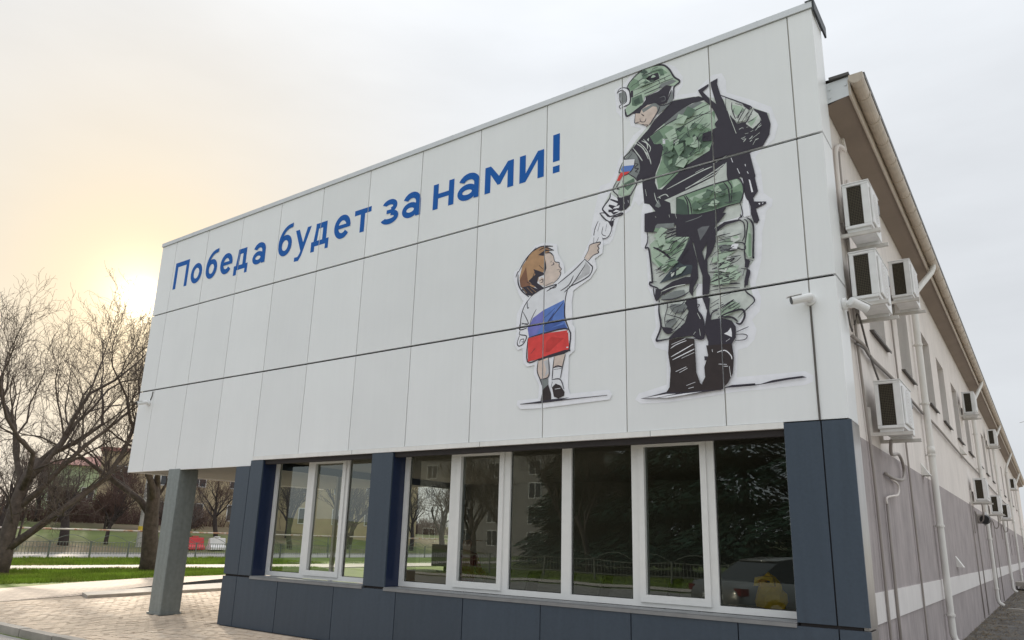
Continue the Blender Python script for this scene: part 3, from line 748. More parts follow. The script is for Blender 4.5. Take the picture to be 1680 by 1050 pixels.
('rifle','ink',0,[12002,6224,12596,6038,12437,5991,12485,5690,12478,5659,12503,5486,12444,5414,12451,5368,12587,5333,12581,5307,12481,5279,12466,5277,12497,5129,12470,5092,12432,5112,12408,5216,12408,5313,12388,5396,12359,5425,12346,5551,12341,5641,12320,5726,12273,5716,12159,5715,12152,5796,12166,6080,12101,6042,12015,6044,12002,6107]),
('rifle','halo',0,[12494,5335,12519,5334,12512,5309]),
('rifle','halo',0,[12538,5329,12558,5330,12542,5314]),
('rifle','halo',14,[12215,5996,12232,5933]),
('rifle','halo',14,[12280,5839,12306,5763]),
('rifle','halo',14,[12374,5868,12379,5838]),
('rifle','halo',14,[12394,5767,12405,5735]),
('rifle','halo',14,[12413,5655,12439,5492]),
('rifle','halo',14,[12329,5701,12340,5630]),
('rifle','halo',0,[12405,5663,12422,5647,12448,5490,12428,5490]),
('rifle','halo',0,[12340,5530,12360,5436,12387,5385,12402,5206,12327,5203,12310,5251,12328,5400]),
('sleeve#2','pale',0,[12159,6817,12244,6787,12385,6641,12453,6558,12405,6434,12311,6442,12222,6567]),
('sleeve#2','lgreen',0,[12261,6697,12384,6629,12412,6572,12315,6523,12267,6599]),
('sleeve#2','pale',0,[12504,6540,12561,6474,12587,6395,12574,6354,12490,6295,12412,6385]),
('sleeve#2','lgreen',0,[12434,6401,12560,6451,12514,6374,12471,6330]),
('sleeve#2','ink',14,[12119,6887,12223,6800,12326,6721,12486,6588,12463,6560]),
('sleeve#2','ink',0,[12386,6664,12482,6607,12463,6554,12414,6613]),
('sleeve#2','ink',11,[12263,6732,12258,6638,12293,6495]),
('sleeve#2','ink',11,[12424,6592,12356,6497,12310,6419]),
('sleeve#2','ink',13,[12452,6535,12363,6425]),
('sleeve#2','ink',11,[12509,6550,12458,6463,12402,6388]),
('sleeve#2','ink',11,[12359,6555,12293,6495]),
('sleeve#2','ink',10,[12303,6700,12385,6641]),
('sleeve#2','ink',12,[12192,6818,12185,6687]),
('sleeve#2','ink',12,[12233,6563,12300,6422]),
('sleeve#2','pale',13,[12222,6567,12293,6296]),
('sleeve#2','pale',10,[12472,6169,12566,6218]),
('sleeve#2','pale',10,[12478,6087,12522,6153]),
('sleeve#2','pale',11,[12360,6193,12407,6190]),
('sleeve#2','pale',9,[12395,6257,12436,6255]),
('sleeve#2','pale',9,[12462,6264,12493,6271]),
('sleeve#2','pale',9,[12374,6351,12378,6332]),
('sleeve#2','pale',8,[12415,6337,12441,6335]),
('bedroll','green',0,[11514,5658,11604,5669,11989,5710,12169,5712,12273,5711,12330,5622,12333,5487,12297,5397,12154,5401,11974,5379,11705,5378,11504,5369]),
('bedroll','mgreen',0,[11732,5509,11981,5535,12161,5544,12305,5539,12333,5487,12297,5397,12154,5412,11975,5390,11716,5386]),
('bedroll','dgreen',0,[11514,5658,11613,5609,11665,5503,11672,5386,11504,5358]),
('bedroll','mgreen',0,[11998,5668,12126,5689,12165,5622,12100,5583]),
('bedroll','lgreen',0,[12210,5700,12272,5700,12310,5639,12226,5605]),
('bedroll','lgreen',0,[11680,5614,11846,5640,11976,5651,11974,5606,11733,5543]),
('bedroll','ink',15,[11615,5661,11656,5563,11672,5386]),
('bedroll','ink',15,[11638,5661,11689,5543,11710,5376]),
('bedroll','ink',14,[12111,5705,12164,5600,12171,5430]),
('bedroll','ink',14,[12159,5715,12206,5611,12186,5426]),
('bedroll','ink',17,[11514,5658,11604,5669,11989,5710,12169,5712,12293,5705,12342,5574,12326,5467,12292,5393]),
('bedroll','ink',12,[12292,5393,12153,5390,11974,5373,11704,5372]),
('bedroll','ink',11,[12292,5393,12315,5250,12287,5202]),
('belt','ink',0,[11090,5552,11388,5491,11602,5413,11981,5343,12125,5308,11984,5164,11926,5118,11875,4976,11814,4883,11872,4638,11847,4321,11797,4330,11812,4557,11763,4753,11716,5011,11672,5069,11688,5173,11621,5274,11479,5307,11247,5300,11184,5277,11085,5307]),
('belt','ink',0,[11504,5358,11704,5372,11974,5373,12132,5378,11999,5216,11974,5133,11907,5049,11497,5141]),
('belt','grey',0,[11236,5353,11261,5372,11480,5332,11478,5271,11223,5318]),
('belt','grey2',0,[11769,5179,11827,5201,11918,5191,11870,5119,11797,5029]),
('belt','pale',9,[11417,5459,11422,5420]),
('belt','pale',8,[11496,5452,11512,5386]),
('belt','pale',8,[11233,5479,11245,5463]),
('belt','grey',9,[11622,5310,11763,5325,11833,5344]),
('trousers','lgreen',0,[11156,5122,11256,5186,11450,5155,11662,5107,11535,4846,11462,4790,11341,4706,11175,4896,11166,5021]),
('trousers','green',0,[11254,5113,11449,5118,11612,5034,11538,4942,11395,4912,11289,5019]),
('trousers','green',0,[11189,4942,11332,4816,11440,4818,11353,4715,11294,4775]),
('trousers','ink2',0,[11265,4588,11450,4768,11611,4986,11673,5104,11697,4813,11679,4640,11528,4622,11337,4599]),
('trousers','ink',0,[11610,4974,11684,5090,11753,4778,11756,4567,11695,4463,11679,4350,11636,4416,11654,4587,11694,4743,11579,4766,11511,4828]),
('trousers','ink',17,[11184,5277,11369,5266,11525,5248]),
('trousers','ink',19,[11244,5189,11428,5215,11572,5224]),
('trousers','ink',19,[11317,5142,11499,5180,11653,5193]),
('trousers','ink',9,[11350,5018,11520,5102,11663,5137]),
('trousers','ink',11,[11408,4945,11541,5025,11661,5095]),
('trousers','ink',8,[11443,4914,11588,5015]),
('trousers','ink',25,[11198,5076,11336,4972,11475,4811]),
('trousers','ink',9,[11262,4939,11300,4980]),
('trousers','ink',9,[11517,5006,11614,5082]),
('trousers','ink',21,[11122,5298,11126,5178,11092,5086,11136,5070,11162,4850,11175,4629,11144,4629,11149,4586,11239,4533,11256,4495]),
('trousers','ink',12,[11144,4629,11229,4617]),
('trousers','ink',0,[11215,4526,11287,4513,11279,4419,11235,4368,11200,4397]),
('trousers','ink',14,[11185,4555,11195,4458,11223,4370]),
('trousers','grey',0,[11284,4418,11464,4458,11580,4449,11589,4389,11460,4353,11295,4375]),
('trousers','ink',0,[11275,4503,11432,4581,11597,4609,11689,4592,11663,4515,11501,4510,11381,4461,11273,4421,11298,4464]),
('trousers','pale',12,[11286,4477,11430,4511,11594,4516]),
('trousers','ink',15,[11283,4377,11425,4359,11566,4382,11636,4416]),
('trousers','ink',14,[11681,4396,11753,4487]),
('trousers','ink',11,[11728,4445,11742,4501]),
('trousers','ink',0,[11576,4273,11602,4317,11676,4329,11729,4320,11731,4199,11785,4070,11803,3949,11792,3820,11704,3832,11658,3874,11441,3880,11379,3865,11367,3890,11456,3963,11568,4043,11622,4180]),
('trousers','grey',0,[11404,4301,11589,4271,11611,4230,11511,4161,11426,4199,11390,4254]),
('trousers','grey',0,[11349,4113,11461,4120,11471,4070,11383,3997,11321,4031]),
('trousers','ink',24,[11261,4375,11251,4239,11272,4075,11257,3991,11210,3887,11241,3871,11379,3877]),
('trousers','ink',10,[11304,4306,11355,4334,11359,4259,11324,4141,11327,4030]),
('trousers','ink',15,[11272,4075,11319,3970,11393,3947,11520,4050]),
('trousers','ink',12,[11407,3994,11611,4230]),
('trousers','ink',10,[11338,4188,11510,4113,11569,4067]),
('trousers','ink',12,[11418,3956,11621,4156]),
('trousers','ink',0,[11284,4036,11395,4008,11443,3964,11393,3935,11319,3958]),
('trousers','ink',11,[11733,4247,11756,4231,11731,4199]),
('trousers','pale',11,[11728,4139,11761,4062]),
('trousers','pale',11,[11406,3958,11518,4002]),
('trousers','pale',9,[11744,3945,11753,3861]),
('trousers','pale',9,[11671,3884,11696,3917]),
('trousers','ink',15,[11730,4175,11785,4082,11803,3949,11786,3821,11681,3841]),
('trousers','lgreen',0,[11997,4949,12108,4971,12218,4993,12258,4937,12171,4911,12101,4811,12023,4804]),
('trousers','grey',0,[12007,4924,12214,4901,12199,4824,12046,4811]),
('trousers','lgreen',0,[11911,4769,12079,4827,12209,4811,12098,4754,11942,4716]),
('trousers','lgreen',0,[11960,4621,12092,4629,12082,4438,11973,4435,11898,4472]),
('trousers','lgreen',0,[12359,5122,12390,5103,12394,4703,12351,4690,12319,4776]),
('trousers','green',0,[12368,4993,12394,4976,12384,4706,12352,4712]),
('trousers','ink',0,[11983,5140,12097,5196,12272,5189,12303,5170,12117,5156,12038,5116,11955,5005,11888,5020]),
('trousers','ink',0,[11878,5046,11982,5117,11987,4975,11937,4857,11877,4776,11871,4615,11901,4551,11882,4361,11840,4153,11797,4330,11809,4627,11870,4871]),
('trousers','ink',14,[12261,5180,12322,5130,12325,4980,12289,4908]),
('trousers','ink',14,[12325,5176,12365,5120,12339,4954,12310,4812]),
('trousers','ink',20,[12358,5186,12408,5133,12428,5025,12404,4701,12414,4694]),
('trousers','ink',14,[12286,5244,12295,5219,12261,5192]),
('trousers','ink',17,[12310,4812,12314,4686,12329,4571]),
('trousers','ink',14,[12214,4913,12309,4880,12315,4799,12201,4858]),
('trousers','ink',10,[12170,4899,12167,4831,12264,4844]),
('trousers','ink',10,[12001,5042,12107,4948]),
('trousers','ink',9,[12024,5054,12109,4994]),
('trousers','ink',11,[12002,4814,12220,4814]),
('trousers','ink',14,[11897,4702,12095,4708,12194,4722,12093,4663,11982,4628]),
('trousers','ink',13,[11871,4615,12035,4583,12206,4559]),
('trousers','ink',20,[11898,4483,12086,4516,12245,4486]),
('trousers','ink',10,[11899,4506,12024,4574]),
('trousers','ink',15,[11918,4423,12082,4427,12241,4409]),
('trousers','ink',11,[11894,4381,12079,4382,12238,4354]),
('trousers','ink',10,[11999,4284,12173,4321]),
('trousers','ink',14,[11912,4792,12038,4882]),
('trousers','ink',11,[11908,4700,11945,4785]),
('trousers','ink',13,[12319,4685,12401,4651]),
('trousers','ink',16,[12261,4584,12353,4544,12338,4457,12298,4398,12303,4298,12377,4219,12384,4163,12286,4087]),
('trousers','ink',12,[12303,4576,12277,4491]),
('trousers','ink',0,[12315,4697,12370,4652,12345,4579,12303,4587]),
('trousers','ink',0,[12329,4571,12359,4543,12328,4371,12291,4366,12289,4422]),
('trousers','lgreen',0,[11997,4120,12139,4227,12225,4165,12222,4107,12085,4059,11993,4038]),
('trousers','ink',14,[11897,4220,11992,4263]),
('trousers','ink',14,[11883,4174,11978,4218]),
('trousers','ink',12,[11905,4135,12022,4163,12161,4229,12021,4140]),
('trousers','ink',11,[11997,4120,12123,4147]),
('trousers','ink',23,[11970,4042,12086,4082,12244,4098,12273,4018,12224,3933,12170,3953]),
('trousers','ink',22,[11993,4050,12128,4023,12192,3961]),
('trousers','ink',9,[12195,4007,12264,4066,12333,4113]),
('trousers','ink',9,[12153,3840,12231,3864,12309,3887]),
('trousers','ink',10,[12151,3817,12239,3811,12287,3787,12258,3746,12148,3749]),
('trousers','ink',16,[11877,4032,11904,4111,11974,4136]),
('trousers','ink',0,[11795,4309,11888,4293,11871,4152,11889,4031,12016,4035,12126,3983,12167,3907,12161,3782,12113,3720,12127,3558,12107,3381,12046,3275,11965,3204,11726,3215,11753,3304,11790,3369,11784,3484,11836,3617,11843,3778,11802,3913,11824,4029,11847,4156]),
('trousers','halo',0,[12029,3846,12075,3863,12111,3904,12119,3845,12117,3794]),
('boot','boot',0,[11372,3865,11514,3870,11681,3836,11688,3564,11689,3437,11730,3306,11797,3243,11726,3215,11395,3222,11323,3241,11361,3295,11380,3505,11355,3699]),
('boot','halo',11,[11391,3653,11532,3713,11666,3772]),
('boot','halo',11,[11408,3615,11555,3668,11676,3712]),
('boot','halo',11,[11401,3801,11574,3850]),
('boot','halo',9,[11388,3755,11462,3793,11585,3825]),
('boot','halo',8,[11517,3620,11674,3671]),
('boot','halo',11,[11440,3469,11573,3513]),
('boot','halo',11,[11487,3453,11585,3495]),
('boot','halo',8,[11565,3293,11673,3323]),
('boot','halo',11,[11588,3257,11653,3268]),
('boot#2','ink',0,[11829,3606,11789,3611,11793,3564,11822,3560]),
('boot#2','boot',0,[11818,3735,12102,3721,12125,3559,12101,3381,12046,3275,11965,3204,11738,3220,11753,3304,11790,3369,11790,3495,11836,3617]),
('boot#2','halo',8,[12047,3751,12094,3779]),
('boot#2','halo',10,[11885,3680,11889,3650]),
('boot#2','halo',11,[11940,3638,12031,3650,12095,3585,12104,3539]),
('boot#2','halo',10,[11951,3502,12045,3486]),
('boot#2','halo',12,[12000,3471,12055,3465]),
('boot#2','halo',10,[12072,3463,12082,3338]),
('shadow','ink',0,[10985,3188,11323,3241,11491,3219,11750,3224,11920,3209,12089,3248,12343,3243,12347,3218,12530,3258,12684,3268,12835,3273,12878,3252,12693,3246,12528,3232,12036,3223,11976,3209,11333,3170]),
('shadow','halo',0,[11036,3195,11322,3217,11443,3209,11198,3184]),
('shadow','halo',0,[11223,3185,11539,3204,11749,3207,11514,3183,11321,3171]),
('jacket','mgreen',0,[11658,6728,11708,6783,11777,6721,11725,6693]),
('jacket','green',0,[11746,6177,11819,6256,11916,6215,11854,6160]),
('jacket','mgreen',0,[11599,6420,11674,6483,11729,6386,11675,6393]),
('jacket','lgreen',0,[11762,6268,11702,6386,11802,6420,11827,6316]),
('jacket','lgreen',0,[11531,6680,11588,6795,11708,6724,11652,6638]),
('jacket','green',0,[11574,6205,11507,6367,11635,6377,11643,6279]),
('jacket','green',0,[11827,6552,11871,6522,11903,6479,11851,6492]),
('jacket','green',0,[11456,6265,11422,6395,11508,6464,11504,6350]),
('jacket','green',0,[11671,6318,11663,6378,11709,6389,11717,6334]),
('jacket','lgreen',0,[11514,6094,11569,6215,11698,6122,11630,6031]),
('jacket','green',0,[11402,6384,11400,6495,11495,6461,11480,6390]),
('jacket','green',0,[11709,6313,11655,6420,11755,6437,11775,6339]),
('jacket','green',0,[11433,6122,11435,6183,11484,6200,11484,6140]),
('jacket','mgreen',0,[11393,6272,11442,6325,11523,6265,11461,6224]),
('jacket','lgreen',0,[11465,6436,11397,6574,11533,6619,11565,6462]),
('jacket','lgreen',0,[11716,6301,11791,6339,11854,6256,11787,6256]),
('jacket','lgreen',0,[11527,6366,11536,6425,11588,6438,11573,6386]),
('jacket','mgreen',0,[11648,6767,11713,6863,11814,6775,11756,6703]),
('jacket','lgreen',0,[11727,6327,11811,6366,11869,6291,11812,6260]),
('jacket','mgreen',0,[11725,6548,11767,6609,11845,6574,11798,6527]),
('jacket','green',0,[11819,6515,11838,6577,11902,6542,11871,6503]),
('jacket','green',0,[11667,6110,11698,6188,11752,6153,11733,6125]),
('jacket','dgreen',7,[11464,6379,11563,6410,11636,6415]),
('jacket','dgreen',8,[11365,6296,11426,6296,11474,6285]),
('jacket','dgreen',8,[11818,6480,11884,6498,11941,6531]),
('jacket','dgreen',5,[11469,6699,11554,6726,11648,6740]),
('jacket','ink',5,[11614,6254,11664,6286,11713,6315]),
('jacket','dgreen',6,[11602,6595,11668,6620,11709,6625]),
('jacket','ink',5,[11590,6144,11643,6149,11700,6164]),
('jacket','dgreen',7,[11545,6177,11579,6205,11645,6214]),
('jacket','dgreen',5,[11571,6271,11616,6282,11659,6291]),
('jacket','dgreen',5,[11745,6192,11799,6195,11841,6202]),
('jacket','dgreen',7,[11579,6183,11650,6221,11682,6261]),
('jacket','ink',7,[11391,6293,11440,6299,11481,6321]),
('jacket','dgreen',5,[11369,6086,11453,6107,11543,6132]),
('jacket','dgreen',6,[11785,6536,11846,6572,11914,6638]),
('jacket','dgreen',6,[11704,6310,11763,6309,11815,6315]),
('jacket','ink',7,[11876,6474,11941,6490,11995,6529]),
('jacket','dgreen',7,[11710,6207,11761,6217,11790,6240]),
('jacket','ink',8,[11482,6473,11567,6479,11662,6510]),
('jacket','ink',7,[11339,6278,11381,6295,11427,6324]),
('jacket','dgreen',6,[11476,6513,11547,6536,11610,6575]),
('jacket','dgreen',5,[11581,6175,11610,6180,11649,6194]),
('jacket','ink',5,[11587,6292,11626,6318,11666,6329]),
('jacket','dgreen',8,[11632,6469,11725,6505,11780,6546]),
('jacket','dgreen',8,[11864,6526,11918,6535,11962,6542]),
('jacket','dgreen',6,[11677,6236,11705,6263,11743,6287]),
('jacket','dgreen',8,[11787,6656,11849,6686,11910,6720]),
('jacket','dgreen',7,[11751,6571,11783,6594,11805,6624]),
('jacket','dgreen',8,[11515,6426,11549,6449,11586,6478]),
('jacket','dgreen',5,[11399,6031,11451,6059,11508,6054]),
('jacket','dgreen',6,[11705,6474,11737,6492,11773,6500]),
('jacket','ink',5,[11749,6579,11808,6606,11883,6635]),
('jacket','dgreen',4,[11715,6169,11785,6211,11863,6241]),
('jacket','ink',7,[11688,6151,11762,6173,11820,6200]),
('jacket','dgreen',8,[11465,6068,11535,6099,11615,6151]),
('jacket','ink',7,[11732,6405,11709,6485,11698,6587]),
('jacket','ink',7,[11822,6224,11837,6308,11808,6407]),
('jacket','ink',7,[12019,6338,12009,6382,11997,6419]),
('jacket','ink',6,[11782,6323,11812,6370,11837,6414]),
('jacket','ink',5,[11869,6207,11903,6227,11949,6246]),
('jacket','ink',7,[11802,6354,11833,6385,11861,6442]),
('jacket','ink',5,[11802,6363,11850,6405,11892,6463]),
('jacket','ink',6,[11859,6282,11886,6359,11917,6418]),
('jacket','ink',6,[11843,6380,11902,6389,11951,6375]),
('jacket','ink',6,[11896,6308,11944,6377,11973,6445]),
('jacket','ink',5,[11910,6308,11946,6296,11975,6284]),
('jacket','ink',7,[11861,6416,11893,6425,11930,6441]),
('jacket','ink',6,[11833,6181,11845,6212,11874,6246]),
('jacket','ink',5,[11819,6371,11873,6375,11910,6376]),
('trousers','lgreen',0,[11487,4643,11499,4739,11623,4734,11554,4662]),
('trousers','lgreen',0,[11230,5148,11278,5237,11393,5198,11315,5155]),
('trousers','lgreen',0,[11252,5257,11314,5311,11400,5260,11333,5220]),
('trousers','lgreen',0,[11312,4991,11351,5091,11458,5054,11416,4970]),
('trousers','pale',0,[11429,4633,11421,4692,11472,4699,11463,4659]),
('trousers','lgreen',0,[11204,5211,11282,5264,11366,5200,11297,5151]),
('trousers','green',0,[11377,4806,11432,4885,11522,4811,11455,4767]),
('trousers','green',0,[11217,5274,11239,5317,11298,5297,11264,5259]),
('trousers','lgreen',0,[11284,5062,11253,5177,11360,5171,11369,5082]),
('trousers','lgreen',0,[11304,4738,11307,4808,11386,4790,11349,4748]),
('trousers','ink',8,[11483,4913,11539,4943,11606,4960]),
('trousers','ink',10,[11266,4666,11307,4688,11345,4701]),
('trousers','ink',10,[11238,4753,11327,4779,11405,4809]),
('trousers','ink',10,[11317,5206,11404,5230,11475,5236]),
('trousers','ink',11,[11400,4986,11454,5062,11510,5094]),
('trousers','ink',10,[11392,5075,11456,5089,11521,5073]),
('trousers','ink',8,[11234,4743,11270,4771,11307,4791]),
('trousers','ink',6,[11441,4780,11504,4797,11559,4809]),
('trousers','ink',8,[11414,4669,11468,4696,11526,4714]),
('trousers','ink',9,[11424,5104,11463,5131,11533,5152]),
('trousers','ink',8,[11423,4891,11475,4914,11536,4935]),
('trousers','ink',9,[11505,4999,11564,5046,11630,5110]),
('trousers','ink',10,[11506,4971,11554,5005,11611,5019]),
('trousers','ink',9,[11207,5040,11301,5045,11360,5058]),
('trousers','ink',9,[11488,4722,11540,4733,11577,4746]),
('trousers','ink',6,[11557,4798,11588,4817,11629,4837]),
('trousers','ink',11,[11539,4838,11588,4900,11652,4971]),
('trousers','ink',8,[11313,4743,11377,4761,11461,4772]),
('trousers','ink',9,[11281,4992,11376,4994,11454,5006]),
('trousers','ink',9,[11332,4914,11371,4921,11405,4942]),
('trousers','ink',9,[11358,4829,11420,4841,11486,4846]),
('trousers','ink',6,[11286,5173,11324,5202,11360,5228]),
('trousers','ink',8,[11212,4761,11265,4776,11328,4811]),
('trousers','ink',7,[11378,4633,11455,4695,11532,4722]),
('trousers','ink',7,[11376,4855,11437,4869,11499,4877]),
('trousers','ink',7,[11233,4717,11297,4722,11369,4739]),
('trousers','ink',10,[11439,5165,11469,5196,11507,5207]),
('trousers','ink',9,[11320,4918,11397,4941,11462,4940]),
('trousers','ink',8,[11578,4781,11606,4796,11639,4818]),
('trousers','ink',8,[11222,4912,11273,4937,11316,4951]),
('trousers','halo',0,[12150,4828,12182,4904,12255,4879,12227,4818]),
('trousers','lgreen',0,[12039,4423,12054,4524,12150,4483,12117,4413]),
('trousers','pale',0,[12005,5022,12018,5089,12089,5096,12077,5015]),
('trousers','pale',0,[12176,4899,12146,5041,12273,5043,12273,4931]),
('trousers','lgreen',0,[12184,4975,12230,4994,12267,4958,12229,4946]),
('trousers','pale',0,[11983,4617,12029,4717,12137,4665,12088,4565]),
('trousers','lgreen',0,[12111,4901,12161,4933,12211,4896,12166,4887]),
('trousers','lgreen',0,[12112,4481,12160,4606,12270,4511,12205,4445]),
('trousers','pale',0,[12098,4715,12122,4763,12170,4743,12143,4718]),
('trousers','lgreen',0,[12026,4648,12057,4681,12103,4669,12072,4637]),
('trousers','lgreen',0,[11974,4649,12036,4747,12162,4670,12070,4592]),
('trousers','lgreen',0,[12084,4570,12158,4642,12252,4614,12189,4550]),
('trousers','ink',7,[12116,4837,12158,4848,12200,4865]),
('trousers','ink',7,[12036,4470,12116,4482,12192,4473]),
('trousers','ink',10,[11981,4685,12071,4674,12125,4680]),
('trousers','ink',9,[12122,4661,12211,4671,12277,4717]),
('trousers','ink',8,[12153,4525,12220,4528,12270,4546]),
('trousers','ink',8,[11942,4553,11982,4560,12031,4565]),
('trousers','ink',6,[12068,4823,12109,4839,12179,4847]),
('trousers','ink',9,[11931,4631,12000,4640,12061,4674]),
('trousers','ink',6,[12033,4474,12132,4498,12211,4520]),
('trousers','ink',8,[12111,4828,12159,4820,12196,4813]),
('trousers','ink',8,[11984,4610,12066,4620,12182,4637]),
('trousers','ink',8,[12116,4744,12196,4731,12272,4737]),
('trousers','ink',6,[11937,4422,11996,4425,12051,4432]),
('trousers','ink',8,[11954,4682,12020,4685,12084,4698]),
('trousers','ink',7,[11999,4631,12037,4622,12084,4607]),
('trousers','ink',9,[12039,4459,12110,4462,12203,4497]),
('trousers','ink',7,[12160,4746,12204,4741,12257,4734]),
('trousers','ink',6,[12120,4621,12165,4616,12213,4606]),
('trousers','ink',7,[11977,5024,12039,5031,12108,5035]),
('trousers','ink',7,[11937,4910,12016,4893,12079,4862]),
('trousers','ink',8,[12003,4944,12110,4940,12193,4924]),
('trousers','ink',8,[11959,4828,12056,4842,12121,4849]),
('trousers','ink',7,[12135,4425,12169,4418,12215,4419]),
('trousers','ink',9,[12106,4989,12208,4991,12292,4997]),
('trousers','ink',8,[12009,4547,12048,4546,12105,4540]),
('trousers','ink',8,[12025,4429,12078,4430,12140,4419]),
('trousers','ink',8,[12056,4527,12134,4536,12204,4565]),
('trousers','ink',8,[12021,5025,12091,5028,12168,5032]),
('trousers','ink',9,[11964,4552,12016,4556,12057,4573]),
('trousers','ink',8,[11932,4636,12006,4654,12088,4697]),
('trousers','ink',7,[12082,4618,12129,4628,12185,4627]),
('trousers','ink',8,[12014,4968,12096,4971,12172,4970]),
('trousers','ink',8,[12086,4834,12163,4836,12229,4820]),
('trousers','ink',8,[12032,4883,12077,4895,12121,4890]),
('trousers','ink',7,[12073,4160,12130,4197,12181,4204]),
('trousers','ink',8,[12058,4136,12123,4159,12187,4192]),
('trousers','ink',6,[12111,4160,12152,4167,12195,4183]),
('trousers','ink',7,[12097,4140,12139,4160,12175,4175]),
('trousers','ink',8,[12101,4073,12152,4098,12239,4135]),
('trousers','ink',9,[12155,4139,12189,4149,12231,4173]),
('trousers','ink',9,[11987,4162,12017,4178,12047,4188]),
('trousers','ink',7,[11955,4072,12014,4083,12054,4115]),
('trousers','ink',7,[11958,4083,12028,4103,12099,4138]),
('trousers','ink',9,[11989,4174,12023,4178,12049,4189]),
('trousers','ink',7,[12028,4151,12095,4193,12136,4211]),
('trousers','ink',9,[12097,4121,12139,4128,12174,4137]),
('trousers','ink',6,[12098,4072,12161,4086,12221,4113]),
('trousers','ink',6,[11960,4202,12009,4204,12038,4211]),
('trousers','ink',6,[11431,4157,11523,4179,11584,4166]),
('trousers','ink',9,[11559,4146,11568,4186,11583,4224]),
('trousers','ink',7,[11534,4142,11560,4162,11591,4176]),
('trousers','ink',8,[11459,4242,11525,4257,11597,4290]),
('trousers','ink',7,[11397,4169,11429,4204,11457,4246]),
('trousers','ink',9,[11517,4252,11557,4271,11593,4316]),
('trousers','ink',9,[11448,4114,11473,4163,11507,4211]),
('trousers','ink',9,[11355,4064,11400,4094,11464,4108]),
('trousers','ink',8,[11336,4091,11375,4089,11402,4100]),
('trousers','ink',9,[11373,4257,11430,4265,11482,4279]),
('bedroll','mgreen',0,[12003,5578,12063,5643,12147,5580,12080,5550]),
('bedroll','lgreen',0,[11784,5442,11820,5457,11850,5421,11815,5409]),
('bedroll','dgreen',0,[11897,5593,11914,5660,11997,5609,11945,5559]),
('bedroll','mgreen',0,[11850,5592,11920,5626,11950,5545,11898,5529]),
('bedroll','mgreen',0,[12039,5547,12072,5609,12146,5556,12093,5522]),
('bedroll','lgreen',0,[11917,5441,11976,5492,12028,5447,11994,5412]),
('bedroll','mgreen',0,[11908,5586,11925,5632,11971,5615,11957,5570]),
('bedroll','lgreen',0,[11954,5455,12006,5502,12061,5455,12020,5419]),
('bedroll','green',0,[11717,5522,11753,5605,11840,5545,11780,5524]),
('bedroll','mgreen',0,[11853,5538,11865,5573,11902,5569,11881,5548]),
('bedroll','green',0,[12206,5573,12228,5588,12262,5585,12236,5562]),
('bedroll','dgreen',0,[12178,5524,12209,5528,12264,5515,12212,5489]),
('bedroll','lgreen',0,[11985,5637,12052,5674,12096,5588,12031,5570]),
('bedroll','mgreen',0,[11702,5489,11768,5545,11854,5443,11758,5425]),
('bedroll','ink',8,[12082,5545,12114,5541,12141,5544]),
('bedroll','ink',5,[12134,5415,12182,5401,12229,5408]),
('bedroll','ink',6,[12099,5591,12141,5596,12186,5610]),
('bedroll','ink',5,[12156,5575,12178,5582,12206,5593]),
('bedroll','ink',8,[11846,5442,11894,5467,11953,5460]),
('bedroll','ink',5,[12034,5613,12053,5623,12079,5631]),
('bedroll','ink',5,[11834,5423,11888,5411,11935,5422]),
('bedroll','ink',6,[12164,5422,12223,5419,12274,5417]),
('bedroll','ink',8,[12022,5598,12057,5581,12091,5565]),
('bedroll','ink',8,[11965,5492,11986,5504,12008,5518]),
('bedroll','ink',8,[12120,5427,12158,5423,12193,5408]),
('bedroll','ink',6,[11973,5454,12034,5436,12074,5437]),
('helmet','lgreen',0,[11132,7402,11161,7454,11228,7395,11178,7375]),
('helmet','lgreen',0,[11072,7379,11061,7473,11148,7460,11148,7374]),
('helmet','dgreen',0,[11086,7574,11138,7620,11195,7548,11146,7537]),
('helmet','mgreen',0,[11127,7465,11106,7545,11201,7522,11164,7465]),
('helmet','green',0,[11276,7579,11292,7596,11325,7579,11299,7571]),
('helmet','mgreen',0,[11111,7410,11164,7440,11206,7385,11168,7381]),
('helmet','dgreen',0,[11220,7384,11239,7417,11283,7391,11253,7375]),
('helmet','lgreen',0,[11235,7443,11265,7483,11307,7440,11277,7433]),
('helmet','ink',6,[11050,7384,11083,7407,11117,7421]),
('helmet','ink',7,[11137,7395,11171,7401,11201,7410]),
('helmet','ink',6,[11155,7392,11195,7389,11253,7385]),
('helmet','ink',7,[11185,7479,11254,7476,11306,7477]),
('helmet','ink',8,[10951,7407,10982,7431,11061,7440]),
('helmet','ink',10,[11035,7450,11081,7467,11118,7475]),
('helmet','ink',6,[11338,7401,11368,7419,11394,7441]),
('helmet','ink',8,[11249,7564,11300,7563,11339,7563]),
('helmet','ink',7,[11111,7530,11160,7544,11195,7540]),
('helmet','ink',8,[11132,7512,11198,7514,11261,7503]),
('sleeve#2','ink',6,[12470,6426,12443,6394,12423,6381]),
('sleeve#2','ink',7,[12478,6511,12451,6489,12421,6463]),
('sleeve#2','ink',8,[12366,6516,12344,6499,12328,6471]),
('sleeve#2','ink',8,[12416,6570,12393,6544,12363,6523]),
('sleeve#2','ink',8,[12300,6624,12285,6581,12283,6556]),
('sleeve#2','ink',10,[12397,6581,12358,6521,12326,6472]),
('sleeve#2','ink',6,[12544,6412,12501,6394,12453,6376]),
('sleeve#2','ink',9,[12400,6582,12360,6520,12334,6465]),
('sleeve#2','ink',8,[12504,6472,12472,6455,12443,6432]),
('sleeve#2','ink',6,[12527,6391,12489,6384,12432,6380]),
('sleeve#2','pale',10,[12450,6154,12472,6164,12491,6185]),
('sleeve#2','pale',7,[12524,6242,12543,6256,12559,6275]),
('sleeve#2','pale',7,[12339,6316,12358,6324,12376,6330]),
('sleeve#2','pale',9,[12383,6136,12395,6153,12413,6162]),
